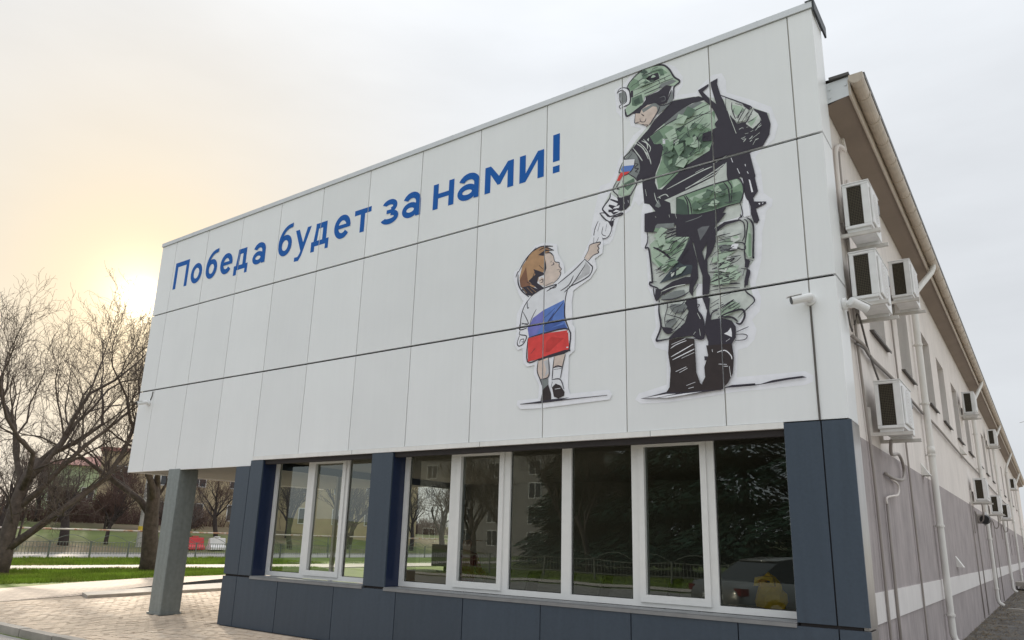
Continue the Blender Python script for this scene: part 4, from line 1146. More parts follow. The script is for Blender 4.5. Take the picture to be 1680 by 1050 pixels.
('sleeve#2','pale',7,[12356,6191,12380,6191,12408,6201]),
('sleeve#2','pale',9,[12517,6120,12540,6124,12558,6128]),
('sleeve#2','pale',6,[12554,6268,12573,6296,12598,6315]),
('sleeve#2','pale',9,[12551,6270,12574,6275,12601,6289]),
('sleeve#2','pale',8,[12456,6118,12472,6127,12483,6133]),
('sleeve#2','pale',10,[12542,6302,12555,6322,12566,6325]),
]
CHILD = [
('backing','halo',0,[9081,5070,9094,5164,9172,5190,9308,5370,9445,5487,9598,5494,9793,5431,9810,5292,9914,5097,9915,4978,10142,5104,10240,5254,10282,5337,10337,5429,10475,5411,10501,5288,10487,5149,10378,5094,10405,4960,10309,4838,10059,4717,10032,4554,10048,4247,10083,4201,10078,3903,9996,3840,9985,3426,10013,3339,10567,3341,10611,3285,10578,3219,10014,3201,9582,3188,9261,3200,9192,3262,9212,3323,9536,3320,9547,3492,9456,3652,9468,3777,9350,3765,9288,3823,9267,4032,9192,4015,9128,4102,9168,4294,9152,4300,9161,4539,9264,4696,9183,4818]),
('shirt','white',0,[9386,4729,9595,4839,9800,4855,10226,5126,10337,4974,10282,4869,9988,4768,9933,4610,9935,4340,9979,4207,9367,4270,9228,4342,9240,4473,9297,4624]),
('shirt','pgrey',0,[10240,5084,10309,4992,10295,4905,10087,4828,10059,4846,10171,4916]),
('shirt','blue',0,[9387,4358,9423,4432,9600,4522,9919,4612,9928,4316,9979,4201,9965,4205,9635,4208,9370,4167,9343,4308]),
('shirt','dblue',0,[9605,4261,9662,4356,9776,4493,9735,4358,9907,4306,9635,4231]),
('shirt','dblue',0,[9605,4244,9922,4275,9965,4218,9635,4214]),
('shirt','vblue',0,[9387,4358,9423,4432,9600,4522,9604,4339,9486,4305,9604,4348,9488,4196,9369,4174,9343,4308,9387,4381]),
('shirt','ink',14,[9386,4743,9282,4626,9232,4474,9222,4304]),
('shirt','ink',13,[9261,4550,9357,4363,9242,4393]),
('shirt','ink',20,[9933,4610,9928,4380,9993,4199]),
('shirt','ink',14,[9974,4771,9940,4647,9933,4571]),
('shirt','ink',14,[10226,5119,10058,4990,9815,4852]),
('shirt','ink',16,[10219,5127,10309,5031,10343,4972,10282,4869,10059,4794,9988,4781]),
('shirt','ink',14,[10233,5040,10045,4810,9918,4716]),
('shirt','ink',14,[10058,4924,9988,4807,9860,4746]),
('shirt','ink',15,[9386,4743,9490,4805,9624,4834,9801,4848,9699,4801,9640,4778]),
('shirt','ink',12,[9801,4848,9772,4807,9684,4817]),
('shirt','ink',12,[9326,4699,9336,4591,9359,4601]),
('shirt','ink',11,[9905,4576,9748,4420,9605,4287]),
('shirt','ink',10,[9776,4519,9603,4404]),
('shirt','ink',10,[9481,4554,9408,4434,9380,4346]),
('hand','skin',0,[10219,5140,10289,5230,10296,5307,10461,5304,10433,5251,10440,5172,10337,5142,10275,5090]),
('hand','ink',13,[10219,5134,10282,5232,10309,5304,10447,5313,10454,5286,10420,5267,10440,5224,10419,5202,10433,5167,10351,5145,10282,5082]),
('hand','ink',11,[10365,5397,10358,5320]),
('hand','ink',11,[10434,5381,10399,5317]),
('hand#2','halo',0,[9217,4208,9323,4200,9317,4142,9266,4084,9205,4072,9180,4134]),
('hand#2','ink',15,[9222,4286,9216,4234,9323,4200,9317,4142,9266,4084,9205,4072,9181,4121,9216,4221]),
('hand#2','ink',12,[9220,4103,9233,4153,9287,4159,9280,4121,9250,4125]),
('hand#2','ink',14,[9226,4405,9214,4301,9336,4309]),
('hand#2','ink',12,[9242,4376,9349,4373]),
('face','skin',0,[9586,5326,9676,5327,9736,5281,9767,5180,9841,5125,9864,5054,9864,5001,9800,4908,9742,4865,9609,4850,9590,5108]),
('face','ink',11,[9676,5334,9736,5281,9767,5180,9833,5153,9834,5100,9871,5053,9842,5025,9864,4994,9829,4929,9742,4872]),
('face','ink',12,[9708,5138,9753,5143,9737,5173]),
('face','ink',11,[9798,5054,9842,5052]),
('face','grey2',17,[9624,4861,9742,4892]),
('face','ink',9,[9693,5182,9722,5196]),
('hair','brown',0,[9192,5062,9234,5219,9385,5396,9583,5450,9674,5402,9676,5334,9586,5326,9618,5224,9627,5101,9516,5014,9473,4888,9323,4821,9211,4936]),
('hair','dbrown',0,[9193,5021,9297,5193,9334,4981,9381,4932,9322,4834,9211,4922]),
('hair','ink',0,[9342,4980,9455,5053,9422,5141,9591,5054,9589,5122,9618,5224,9634,5113,9599,5026,9501,5004,9488,4926,9595,4839,9401,4754,9228,4878,9366,4907,9505,4829]),
('hair','ink',0,[9228,4906,9351,4910,9520,4826,9595,4833,9401,4754,9324,4780]),
('hair','ink',0,[9494,5331,9615,5388,9750,5345,9615,5361,9586,5299]),
('hair','ink',0,[9583,5443,9734,5410,9614,5422]),
('hair','skin',0,[9502,4963,9562,4999,9600,4958,9602,4865,9534,4890]),
('hair','ink',11,[9525,4946,9570,4964,9578,4922,9541,4923]),
('hair','ink',18,[9385,5396,9538,5446,9734,5410]),
('hair','ink',16,[9508,5397,9614,5415,9750,5345]),
('hair','ink',13,[9174,5149,9294,5318,9461,5449]),
('hair','ink',18,[9167,5109,9171,4984,9229,4865,9355,4748]),
('hair','ink',14,[9128,5074,9158,5145,9174,5149]),
('hair','ink',18,[9381,4959,9453,5108]),
('hair','ink',15,[9443,4893,9319,4970]),
('hair','ink',20,[9295,5290,9355,5374]),
('hair','ink',15,[9513,5177,9575,5111]),
('hair','ink',15,[9616,5333,9691,5324,9736,5274]),
('hair','brown',10,[9321,4889,9415,4791]),
('hair','brown',10,[9382,4878,9475,4794]),
('hair','brown',10,[9243,4903,9323,4807]),
('shorts','red',0,[9355,4156,9636,4189,9979,4184,10002,3925,9613,3861,9363,3833]),
('shorts','dred',0,[9652,4071,9724,4125,9924,4085,9811,4012,9698,3926,9640,3933]),
('shorts','ink',19,[9355,4163,9636,4195,9993,4195,10002,3925,10016,3911]),
('shorts','ink',17,[9355,4156,9355,3834,9554,3855]),
('shorts','ink',0,[9511,3848,9699,3888,9925,3923,10016,3924,10009,3906,9926,3873,9699,3850,9541,3819]),
('shorts','ink',11,[9405,3937,9478,4005]),
('shorts','white',0,[9972,4179,9990,4174,9986,4152,9969,4157]),
('shorts','white',0,[9960,3962,9988,3962,9988,3946,9960,3946]),
('legs','skin',0,[9526,3821,9685,3852,9702,3650,9675,3579,9560,3578,9521,3682]),
('legs','skin',0,[9785,3853,9940,3871,9927,3774,9899,3715,9766,3705,9765,3780]),
('legs','pgrey',0,[9613,3810,9685,3827,9702,3650,9632,3596,9659,3692]),
('legs','white',0,[9766,3705,9907,3696,9873,3558,9761,3558]),
('legs','grey',0,[9575,3564,9689,3571,9691,3478,9613,3436]),
('legs','white',0,[9747,3547,9873,3540,9930,3431,9860,3462,9741,3449]),
('legs','boot',0,[9613,3436,9691,3491,9735,3364,9737,3279,9573,3268,9593,3377]),
('legs','boot',0,[9748,3448,9804,3492,9874,3461,9937,3370,9931,3322,9848,3293,9778,3324]),
('legs','ink',15,[9526,3821,9517,3683,9567,3565,9605,3462]),
('legs','ink',14,[9685,3852,9702,3700,9689,3590,9575,3570]),
('legs','ink',13,[9778,3853,9759,3694,9747,3547]),
('legs','ink',13,[9947,3870,9906,3714,9873,3558]),
('legs','ink',18,[9766,3705,9829,3723,9907,3696]),
('legs','ink',11,[9773,3680,9907,3684]),
('legs','ink',13,[9747,3547,9831,3553,9887,3520,9930,3407]),
('legs','ink',12,[9734,3450,9754,3521]),
('legs','halo',12,[9791,3420,9875,3424]),
('legs','ink',0,[9251,3270,9508,3279,9736,3291,10013,3293,9904,3276,10547,3277,10547,3270,10014,3265,9581,3255,9259,3263]),
]
soldier = thing('soldier_mural', 'printed drawing of a soldier from behind in green helmet and vest, rifle on his back', 'mural', (11.2, 0, 3.4))
figure(soldier, SOLDIER, 11.2, 3.4)
child = thing('child_mural', 'printed drawing of a small child in white, blue and red clothes reaching up', 'mural', (9.7, 0, 3.3))
figure(child, CHILD, 9.7, 3.3, -.010045)
# ---------------------------------------------------------------- long two-storey rendered building on the right (local axes: x = out from the wall, y = along it)
AN = -.005
WR = Vector((13.2, .5, 0))
wing = thing('service_building', 'long beige and grey rendered two-storey building with gutter and small deep windows', 'building', WR, AN)
LEN = 62.0
wins = [(1.55,2.75),(4.05,5.25),(7.2,8.35),(9.5,10.85),(12.4,13.75),(15.3,16.8),(19.0,20.3),(22.0,23.3),(25.4,26.6),(29,30.3),(34,35.3),(38,39.3),(43,44.3),(48,49.3)]
ZS, ZTOP = 4.215, 5.63
def bandmat(z): return 1 if z < .81 else 2 if z < 1.11 else 1 if z < 2.71 else 0
lows = [(33.0,33.7),(36.5,37.2),(40.5,41.2)]
yc = sorted({0.0, LEN, *[v for w in wins for v in w], *[v for w in lows for v in w]})
zc_ = [-.3, .81, 1.11, 1.5, 2.5, 2.71, ZS, ZTOP, 6.72]
b = MB(); ST = {0: 0}
for z0, z1 in zip(zc_, zc_[1:]):
    for y0, y1 in zip(yc, yc[1:]):
        ym, zm = (y0+y1)/2, (z0+z1)/2
        if ZS <= z0 < ZTOP and any(a < ym < c for a, c in wins): continue
        if 1.5 <= z0 < 2.5 and any(a < ym < c for a, c in lows): continue
        m = bandmat(zm); x = 0.0 if m != 2 else .012
        b.face([(x,y0,z0),(x,y1,z0),(x,y1,z1),(x,y0,z1)], m)
b.face([(0,0,1.11),(.012,0,1.11),(.012,LEN,1.11),(0,LEN,1.11)], 2); b.face([(0,0,.81),(0,LEN,.81),(.012,LEN,.81),(.012,0,.81)], 2)
wall = b.build('wall', [M['beige'], M['grey'], M['stripe']], wing)
for y0 in (6.15, LEN):
    b = MB(); b.face([(-.001,y0,-.3),(-9.6,y0,-.3),(-9.6,y0,6.72),(-.001,y0,6.72)]); b.build('end_wall', M['beige'], wing)
b = MB(); b.face([(-9.6,6.15,-.3),(-9.6,LEN,-.3),(-9.6,LEN,6.72),(-9.6,6.15,6.72)]); b.build('rear_wall', M['beige'], wing)
RD = .24
for a, c in wins + lows:
    lo, hi = (ZS, ZTOP) if (a, c) in wins else (1.5, 2.5)
    m = 0 if lo > 3 else 1
    b = MB(); b.face([(0,a,lo),(-RD,a,lo),(-RD,c,lo),(0,c,lo)]); b.face([(0,a,hi),(0,c,hi),(-RD,c,hi),(-RD,a,hi)])
    b.face([(0,a,lo),(0,a,hi),(-RD,a,hi),(-RD,a,lo)]); b.face([(0,c,lo),(-RD,c,lo),(-RD,c,hi),(0,c,hi)])
    w = b.build('window', M['beige'] if m == 0 else M['grey'], wing)
    f = MB(); t = .06
    f.box(-RD-.05,-RD+.02,a,c,lo,lo+t); f.box(-RD-.05,-RD+.02,a,c,hi-t,hi); f.box(-RD-.05,-RD+.02,a,a+t,lo+t,hi-t); f.box(-RD-.05,-RD+.02,c-t,c,lo+t,hi-t); f.box(-RD-.05,-RD+.02,(a+c)/2-.035,(a+c)/2+.035,lo+t,hi-t)
    f.build('frame', M['frame'], w)
    g = MB(); g.face([(-RD-.01,a+t,lo+t),(-RD-.01,c-t,lo+t),(-RD-.01,c-t,hi-t),(-RD-.01,a+t,hi-t)]); g.build('pane', M['pane_dark'], w)
    if m == 0:
        s = MB(); s.prism([(-RD+.02,lo+.03),(.055,lo+.012),(.055,lo-.018),(.045,lo-.018),(.045,lo+.002),(-RD+.02,lo+.02)], a-.05, c+.03, 'y')
        s.v = [(v[0], v[1], v[2]) for v in s.v]
        s.build('sill', M['cable_dark'], w)
# eaves: soffit, fascia, roof edge
b = MB(); b.face([(0.004,-.02,6.60),(.275,-.02,6.67),(.275,LEN,6.67),(0.004,LEN,6.60)]); b.build('soffit', M['soffit'], wing)
b = MB(); b.box(.276,.296,-.04,LEN,6.64,6.86); b.build('fascia', M['gutter'], wing)
b = MB(); b.face([(0.03,-.035,6.62),(.30,-.035,6.655),(.30,-.035,6.90),(0.03,-.035,6.885)]); 
for y, z in ((.07,6.80),(.07,6.69),(.25,6.80)): b.obox((y,-.04,z),Vector((.012,0,0)),Vector((0,.004,0)),Vector((0,0,.012)))
b.build('eaves_end_plate', M['cap'], wing)
b = MB(); b.box(.08,.30,-.07,.2,6.905,6.94); b.face([(.455,.02,6.93),(.455,LEN,6.93),(-4.8,LEN,7.4),(-4.8,.02,7.4)]); b.face([(.455,.02,6.925),(-4.8,.02,7.395),(-4.8,LEN,7.395),(.455,LEN,6.925)]); b.box(.440,.456,.02,LEN,6.85,6.925); b.build('roof', M['roof'], wing)
GX, GZ, GR = .372, 6.80, .076
b = MB(); n = 9
arc = [(GX+GR*cos(radians(180+180*i/n)), GZ+.03+GR*1.05*sin(radians(180+180*i/n))) for i in range(n+1)]
arc = [(GX-GR, GZ+.07)] + arc + [(GX+GR, GZ+.07)]
for p, q in zip(arc, arc[1:]): b.face([(p[0],-.10,p[1]),(p[0],LEN,p[1]),(q[0],LEN,q[1]),(q[0],-.10,q[1])])
b.face([(p[0],-.10,p[1]) for p in arc]); b.face([(p[0],LEN,p[1]) for p in reversed(arc)])
b.build('gutter', M['gutter'], wing, smooth=False)
gb = MB(); arc2 = [(GX+(p[0]-GX)*1.09, GZ+.03+(p[1]-GZ-.03)*1.07) for p in arc]
for p, q in zip(arc2, arc2[1:]):
    gb.face([(p[0],-.022,p[1]),(p[0],.022,p[1]),(q[0],.022,q[1]),(q[0],-.022,q[1])])
for e, s in ((-.022,1),(.022,-1)):
    for (p, q), (u, v) in zip(zip(arc, arc[1:]), zip(arc2, arc2[1:])):
        gb.face([(p[0],e,p[1]),(q[0],e,q[1]),(v[0],e,v[1]),(u[0],e,u[1])][::s])
gb.box(.294,GX-GR-.003,-.018,.018,6.70,6.80)
gme = gb.mesh('gutter_bracket', M['gutter'])
for i in range(22): inst('gutter_bracket', gme, wing, (0,.35+i*.62,0))
far = MB()
for i in range(22, 99):
    o = .35+i*.62
    far.v, k = far.v, len(far.v)
    for v in gb.v: far.v.append((v[0], v[1]+o, v[2]))
    for f_ in gb.f: far.f.append(tuple(k+j for j in f_)); far.m.append(0)
far.build('gutter_bracket', M['gutter'], wing, kind='stuff')
# downpipes with swan necks
clipm = MB(); clipm.tube([(0,0,-.018),(0,0,.018)], .066, 12); clipm.box(-.085,0,-.012,.012,-.012,.012); clipm.box(-.012,.012,-.10,-.06,-.01,.01); clipme = clipm.mesh('pipe_clip', M['pipe'])
for u, top_u in ((5.72,6.75),(17.6,18.6),(27.5,28.5),(38,39),(50,51)):
    b = MB(); b.tube([(GX,top_u,6.79),(GX,top_u,6.70),(.34,top_u-.06,6.60),(.15,u+.12,6.02),(.095,u,5.86),(.09,u,5.7),(.09,u,.30),(.115,u,.20),(.22,u,.13)], .052, 12)
    b.tube([(.09,u,5.62),(.09,u,5.74)], .062, 12); b.tube([(.09,u,3.12),(.09,u,3.24)], .060, 12)
    p = b.build('downpipe', M['pipe'], wing, smooth=True)
    for z in (5.0, 3.97, 3.1, 1.95, .58): inst('pipe_clip', clipme, p, (.09,u,z))
# conduits and cables fixed to the wall
def run(name, pts, r, m, n=6, parent=wing):
    P_ = [Vector(q) for q in pts]; out = []
    for i in range(len(P_)-1):
        a_, b_, c_, d_ = P_[max(i-1,0)], P_[i], P_[i+1], P_[min(i+2,len(P_)-1)]
        for k in range(5 if len(P_) > 4 else 1):
            t_ = k/5; out.append(.5*(2*b_+(c_-a_)*t_+(2*a_-5*b_+4*c_-d_)*t_*t_+(3*b_-a_-3*c_+d_)*t_**3) if len(P_) > 4 else b_)
    out.append(P_[-1])
    b = MB(); b.tube(out, r, n); return b.build(name, m, parent, smooth=True)
run('conduit', [(.03,.40,6.2),(.03,.42,4.6),(.03,.40,3.96),(.03,.62,2.5),(.03,.66,1.9),(.03,.69,.7),(.03,.69,.05)], .016, M['conduit'])
run('conduit', [(.03,.75,6.55),(.05,.74,6.38),(.05,.55,6.33),(.04,.30,6.22),(.03,.22,6.0),(.03,.22,5.2)], .024, M['beige'])
run('conduit', [(.03,.80,6.0),(.03,.80,5.3)], .02, M['beige'])
run('conduit', [(.03,3.25,5.0),(.03,3.3,4.0),(.03,3.38,2.6),(.03,3.40,.42),(.03,3.40,.02)], .014, M['conduit'])
run('conduit', [(.03,1.30,2.1),(.03,1.29,1.2),(.03,1.28,.05)], .017, M['conduit'])
run('cable', [(.04,.1,3.80),(.05,.68,3.83),(.04,1.2,3.79),(.04,3,3.83),(.04,5.5,3.80),(.04,7.5,3.84),(.04,12.5,3.80),(.04,17.4,3.82),(.04,24,3.79),(.04,34,3.80)], .022, M['conduit'])
run('cable', [(.045,.2,3.74),(.05,.68,3.79),(.05,1.2,3.75),(.05,3,3.795),(.05,5.5,3.765)], .012, M['cable_dark'])
run('refrigerant_pipe', [(.14,1.30,2.80),(.10,1.5,2.66),(.07,2.3,2.74),(.05,2.75,2.62),(.05,2.6,2.45),(.05,1.9,2.40),(.03,1.40,2.42)], .020, M['conduit'], 8)
run('drain_hose', [(.03,1.75,2.39),(.05,2.1,2.34),(.05,2.05,2.22),(.05,1.6,2.17),(.03,1.31,2.13),(.03,1.30,2.05)], .013, M['beige'], 8)
run('cable', [(.03,.35,4.0),(.05,.55,4.16),(.05,1.0,3.8),(.05,1.7,3.45),(.04,2.1,3.3)], .012, M['cable_dark'])
for u, z0, z1 in ((13.2,2.75,.05),(14.6,2.6,.05),(20.0,2.7,.05),(22.0,2.6,.05)): run('conduit', [(.025,u,z0),(.025,u,z1)], .014, M['conduit'])
for u, z in ((13.6,2.62),(20.2,2.66),(26.4,2.7)):
    run('drain_hose', [(.25,u,z+.12),(.22,u+.3,z-.25),(.1,u+.7,z-.3),(.05,u+.5,z-.05),(.03,u+.1,z-.3),(.03,u,z-.6)], .014, M['conduit'], 6)
# small white vent hoods
for u, z in ((5.05,2.70),(8.60,1.27),(12.8,3.87)):
    b = MB(); h = .20
    b.v += [(.0,u-.11,z),(.0,u+.11,z),(.0,u+.11,z+h),(.0,u-.11,z+h),(.12,u-.11,z),(.12,u+.11,z)]; b.f += [(0,3,4),(1,5,2),(3,2,5,4),(0,1,2,3)]; b.m += [0]*4
    b.build('vent_hood', M['pipe'], wing)
# far lower annexe and steps beyond
b = MB(); b.box(.8,1.6,32.4,34.4,-.1,.18); b.box(.0,1.3,32.7,34.4,.18,.36); b.build('entrance_steps', M['kerb'], wing)

def on_wall(o, out, u, z):
    o.location = WR + Vector((cos(AN),sin(AN),0))*out + Vector((-sin(AN),cos(AN),0))*u + Vector((0,0,z)); o.rotation_euler = (0,0,AN)
# ---------------------------------------------------------------- air conditioners
def make_ac(label, L=.78, H=.55, D=.27):
    t = thing('air_conditioner', label, 'air conditioner', group='air conditioners on the side wall')
    b = MB(); e = .035
    # casing as a shell whose near end is a framed opening onto the coil
    b.box(0,D,e,L,0,H); b.box(0,D,0,e,H-.03,H); b.box(0,D,0,e,0,.035); b.box(0,.045,0,e,.035,H-.03); b.box(D-.075,D,0,e,.035,H-.03)
    b.box(-.008,D+.010,-.008,L+.008,H,H+.014)
    o = b.build('casing', M['ac'], t); q = o.modifiers.new('edge','BEVEL'); q.width = .006; q.segments = 2
    b = MB(); b.face([(.045,e-.002,.035),(D-.075,e-.002,.035),(D-.075,e-.002,H-.03),(.045,e-.002,H-.03)]); b.build('coil', M['ac_dark'], t)
    b = MB(); n1 = 24
    for i in range(n1):
        z = .05+(H-.10)*i/(n1-1); b.box(.046,D-.076,e-.014,e-.010,z-.0022,z+.0022)
    for i in range(9):
        x = .052+(D-.134)*i/8; b.box(x-.0018,x+.0018,e-.019,e-.0145,.036,H-.031)
    b.build('coil_guard', M['ac_mesh'], t)
    b = MB(); b.box(D+.0005,D+.022,.06,L-.20,.05,H-.05); f1 = b.build('fan_panel', M['ac'], t); q = f1.modifiers.new('edge','BEVEL'); q.width = .010; q.segments = 2
    b = MB(); cy, cz, R = .06+(L-.26)/2, H/2, min(H/2-.06,(L-.26)/2-.01)
    for k in range(6):
        rr = R*(k+1)/6
        for i in range(20):
            a0, a1 = 2*pi*i/20, 2*pi*(i+1)/20
            b.face([(D+.026,cy+rr*cos(a0),cz+rr*sin(a0)),(D+.026,cy+rr*cos(a1),cz+rr*sin(a1)),(D+.026,cy+(rr-.008)*cos(a1),cz+(rr-.008)*sin(a1)),(D+.026,cy+(rr-.008)*cos(a0),cz+(rr-.008)*sin(a0))])
    b.build('fan_grille', M['bracket'], t)
    b = MB(); b.box(D+.0005,D+.012,L-.17,L-.03,.33,.45); b.build('rating_label', M['letter'] if False else M['sill'], t)
    b = MB(); b.box(.015,D-.02,.03,.07,-.035,-.001); b.box(.015,D-.02,L-.10,L-.06,-.035,-.001); b.box(.02,D-.02,.10,L-.13,-.006,-.0005)
    b.build('foot_rail', M['ac'], t)
    for y in (.05, L-.08):
        b = MB(); b.box(-.098,D+.07,y-.020,y+.020,-.075,-.036); b.box(-.099,-.062,y-.020,y+.020,-.036,.26); b.beam((-.08,y,-.06),(-.08,y,-.06+.001),.03,.03) if False else None
        b.build('bracket', M['bracket'], t)
    return t
units = [(-.03,5.0,.62,.54,'topmost air conditioner on the side wall, right beside the white facade corner'),
 (-.02,4.175,.80,.54,'air conditioner with a security camera under it, directly below the topmost unit'),
 (3.03,5.08,.80,.55,'air conditioner half hidden behind two nearer units, under the first gutter outlet'),
 (.74,2.86,.80,.54,'large lone air conditioner beside the corner between white panels and navy pier'),
 (13.9,5.06,.80,.55,'air conditioner under the eaves at the second gutter outlet, above the second downpipe'),
 (23.9,5.42,.80,.55,'air conditioner tucked high under the eaves near the third gutter outlet'),
 (13.85,2.84,.80,.53,'air conditioner above the round metal exhaust outlet on the grey band'),
 (19.9,2.80,.80,.53,'air conditioner on the grey band just right of the round exhaust outlet'),
 (26.3,2.88,.80,.53,'lowest small air conditioner in front of the third downpipe'),
 (39.7,4.95,.80,.53,'farthest air conditioner, by the dark break in the eaves')]
for u, z, L, H, lb in units:
    t = make_ac(lb, L, H); on_wall(t, .10, u, z)
# round exhaust outlet
t = thing('exhaust_outlet', 'round shiny metal exhaust outlet on the grey band below an air conditioner', 'vent')
b = MB(); b.tube([(.0,0,0),(.16,0,0)], .13, 18); b.tube([(.16,0,0),(.20,0,0),(.26,0,-.01)], [.17,.18,.12], 18); b.build('duct', M['steel'], t, smooth=False)
b = MB(); b.tube([(.2,-.19,-.02),(.2,-.10,-.02)], [.10,.13], 14); b.build('throat', M['black'], t)
on_wall(t, 0, 14.9, 2.42)

# ---------------------------------------------------------------- security cameras
def make_cctv(label, loc, direction, s=1.0):
    t = thing('security_camera', label, 'security camera', loc, group='security cameras')
    d = Vector(direction).normalized(); side = Vector((0,0,1)).cross(d).normalized()
    return t, d
def cctv(label, loc, nrm_, d, s=1.0):
    t = thing('security_camera', label, 'security camera', loc)
    n_ = Vector(nrm_).normalized(); d = Vector(d).normalized()
    b = MB(); b.tube([n_*0, n_*.03*s], .052*s, 16); b.build('base_plate', M['cctv'], t, smooth=False)
    b = MB(); b.tube([n_*.03*s, n_*.075*s], .026*s, 12); b.tube([n_*.07*s, n_*.085*s+d*.02], [.034*s,.030*s], 12); b.build('joint', M['cctv'], t)
    c = n_*.085*s
    b = MB(); b.tube([c-d*.04*s, c-d*.035*s, c+d*.13*s, c+d*.135*s], [.024*s,.036*s,.036*s,.034*s], 16); b.build('body', M['cctv'], t)
    b = MB(); b.tube([c+d*.136*s, c+d*.140*s], [.031*s,.030*s], 16); b.build('lens', M['black'], t)
    b = MB(); b.beam(c+d*.05*s+Vector((0,0,.038*s)), c+d*.17*s+Vector((0,0,.037*s)), .06*s, .004*s); b.build('sun_shade', M['cctv'], t)
    return t
cctv('white bullet security camera on the facade right of the soldier drawing', (12.965,-.001,4.09), (0,-1,0), (-.9,-.5,-.22), 1.25)
cctv('white bullet security camera on the facade corner under the air conditioners', (XR+.002,.22,4.06), (1,0,0), (.55,.8,-.25), 1.3)
cctv('small security camera with black lens at the far left of the facade', (-.14,-.001,4.06), (0,-1,0), (-.12,-.95,-.28), 1.15)
b = MB(); b.tube([(12.965,-.006,4.02),(12.967,-.008,3.6),(12.966,-.007,3.1),(12.968,-.008,2.80)], .011, 6)
tag(b.build('camera_cable', M['cable_dark']), 'dark camera cable running down the panel joint right of the soldier drawing', 'cable')
b = MB(); b.tube([(-.05,-.006,4.30),(-.06,-.008,4.20),(-.10,-.008,4.12)], .010, 6)
tag(b.build('camera_cable', M['cable_dark']), 'short black camera cable at the far left of the facade', 'cable')
b = MB(); b.tube([(13.27,.30,4.0),(13.275,.34,3.86),(13.28,.40,3.80),(13.27,.46,3.84)], .010, 6)
tag(b.build('camera_cable', M['cable_dark']), 'short black camera cable at the facade corner below the air conditioners', 'cable')
# splash block and leaf litter at the foot of the wall
t = MB(); t.box(-.25,.25,-.12,.12,0,.07); o = t.build('splash_block', M['kerb']); on_wall(o, .55, 17.6, .004); tag(o, 'loose concrete block on the asphalt at the foot of the second downpipe', 'block')
rnd = random.Random(5); b = MB()
for i in range(5200):
    u = 4+rnd.random()**1.3*40; out = abs(rnd.gauss(0,.55))+.02
    if out > 3.0: continue
    x, y = 13.2+.005*u+out, .5+u; z = .012+rnd.random()*.02; a = rnd.random()*6.28; s = rnd.uniform(.015,.045)
    b.face([(x+s*cos(a),y+s*sin(a),z+rnd.uniform(-.005,.012)),(x-s*.5*sin(a),y+s*.5*cos(a),z),(x-s*cos(a),y-s*sin(a),z+rnd.uniform(-.005,.012)),(x+s*.5*sin(a),y-s*.5*cos(a),z)])
tag(b.build('leaf_litter', M['leaf_litter'], kind='stuff'), 'brown leaf litter scattered along the foot of the grey wall', 'leaves')
# ---------------------------------------------------------------- inside the front room
def make_chair():
    t = thing('chair', 'black moulded chair in the row behind the ribbon window', 'chair', group='black chairs behind the window')
    b = MB()
    prof = [(-.22,.44),(-.05,.42),(.18,.44),(.23,.50),(.27,.64),(.33,.86)]     # side profile (y, z)
    for (y0,z0),(y1,z1) in zip(prof[:3], prof[1:4]): b.obox(((0),(y0+y1)/2,(z0+z1)/2), Vector((.22,0,0)), Vector((0,(y1-y0)/2,(z1-z0)/2)), Vector((0,-.004,.012)))
    b.build('seat', M['chair'], t)
    b = MB()
    for (y0,z0),(y1,z1) in zip(prof[3:5], prof[4:]): b.obox((0,(y0+y1)/2,(z0+z1)/2), Vector((.21,0,0)), Vector((0,.013,-.004)), Vector((0,(y1-y0)/2,(z1-z0)/2)))
    b.build('backrest', M['chair'], t)
    for x in (-.19,.19):
        for y, z in ((-.20,.42),(.20,.43)):
            b = MB(); b.tube([(x,y,z),(x*1.1,y*1.15,0)], .013, 6); b.build('leg', M['chair'], t)
    return t
c0 = make_chair()
spots = [(7.9,1.15),(8.45,1.1),(9.0,1.15),(9.6,1.1),(10.1,1.1),(10.55,1.15),(11.0,1.1)]
for i, (x, y) in enumerate(spots):
    c = c0 if i == 0 else copy_tree(c0)
    c['label'] = 'black moulded chair behind the wide window, '+('leftmost of the row','second of the row from the left','third of the row from the left','middle one of the seven','third of the row from the right','second of the row from the right','rightmost of the row')[i]
    c.location = (x, y, .25); c.rotation_euler = (0,0,radians(-82+random.uniform(-6,6)))
t = thing('desk', 'pale office desk just inside the wide window, monitor on it', 'desk', (6.35,2.0,.25))
b = MB(); b.box(-.7,.7,-.35,.35,.70,.73); b.build('desktop', M['wood'], t)
b = MB(); b.box(-.66,.66,-.33,-.31,.1,.70); b.build('modesty_panel', M['wood'], t)
for x in (-.67,.67):
    for y in (-.31,.31):
        b = MB(); b.box(x-.02,x+.02,y-.02,y+.02,0,.70); b.build('leg', M['steel'], t)
t = thing('monitor', 'black computer monitor on the desk inside the window', 'monitor', (6.35,2.05,.98))
b = MB(); b.box(-.28,.28,-.02,.02,.08,.44); b.build('screen', M['black'], t)
b = MB(); b.box(-.02,.02,.0,.03,.01,.2); b.box(-.12,.12,-.08,.08,0,.012); b.build('stand', M['black'], t)
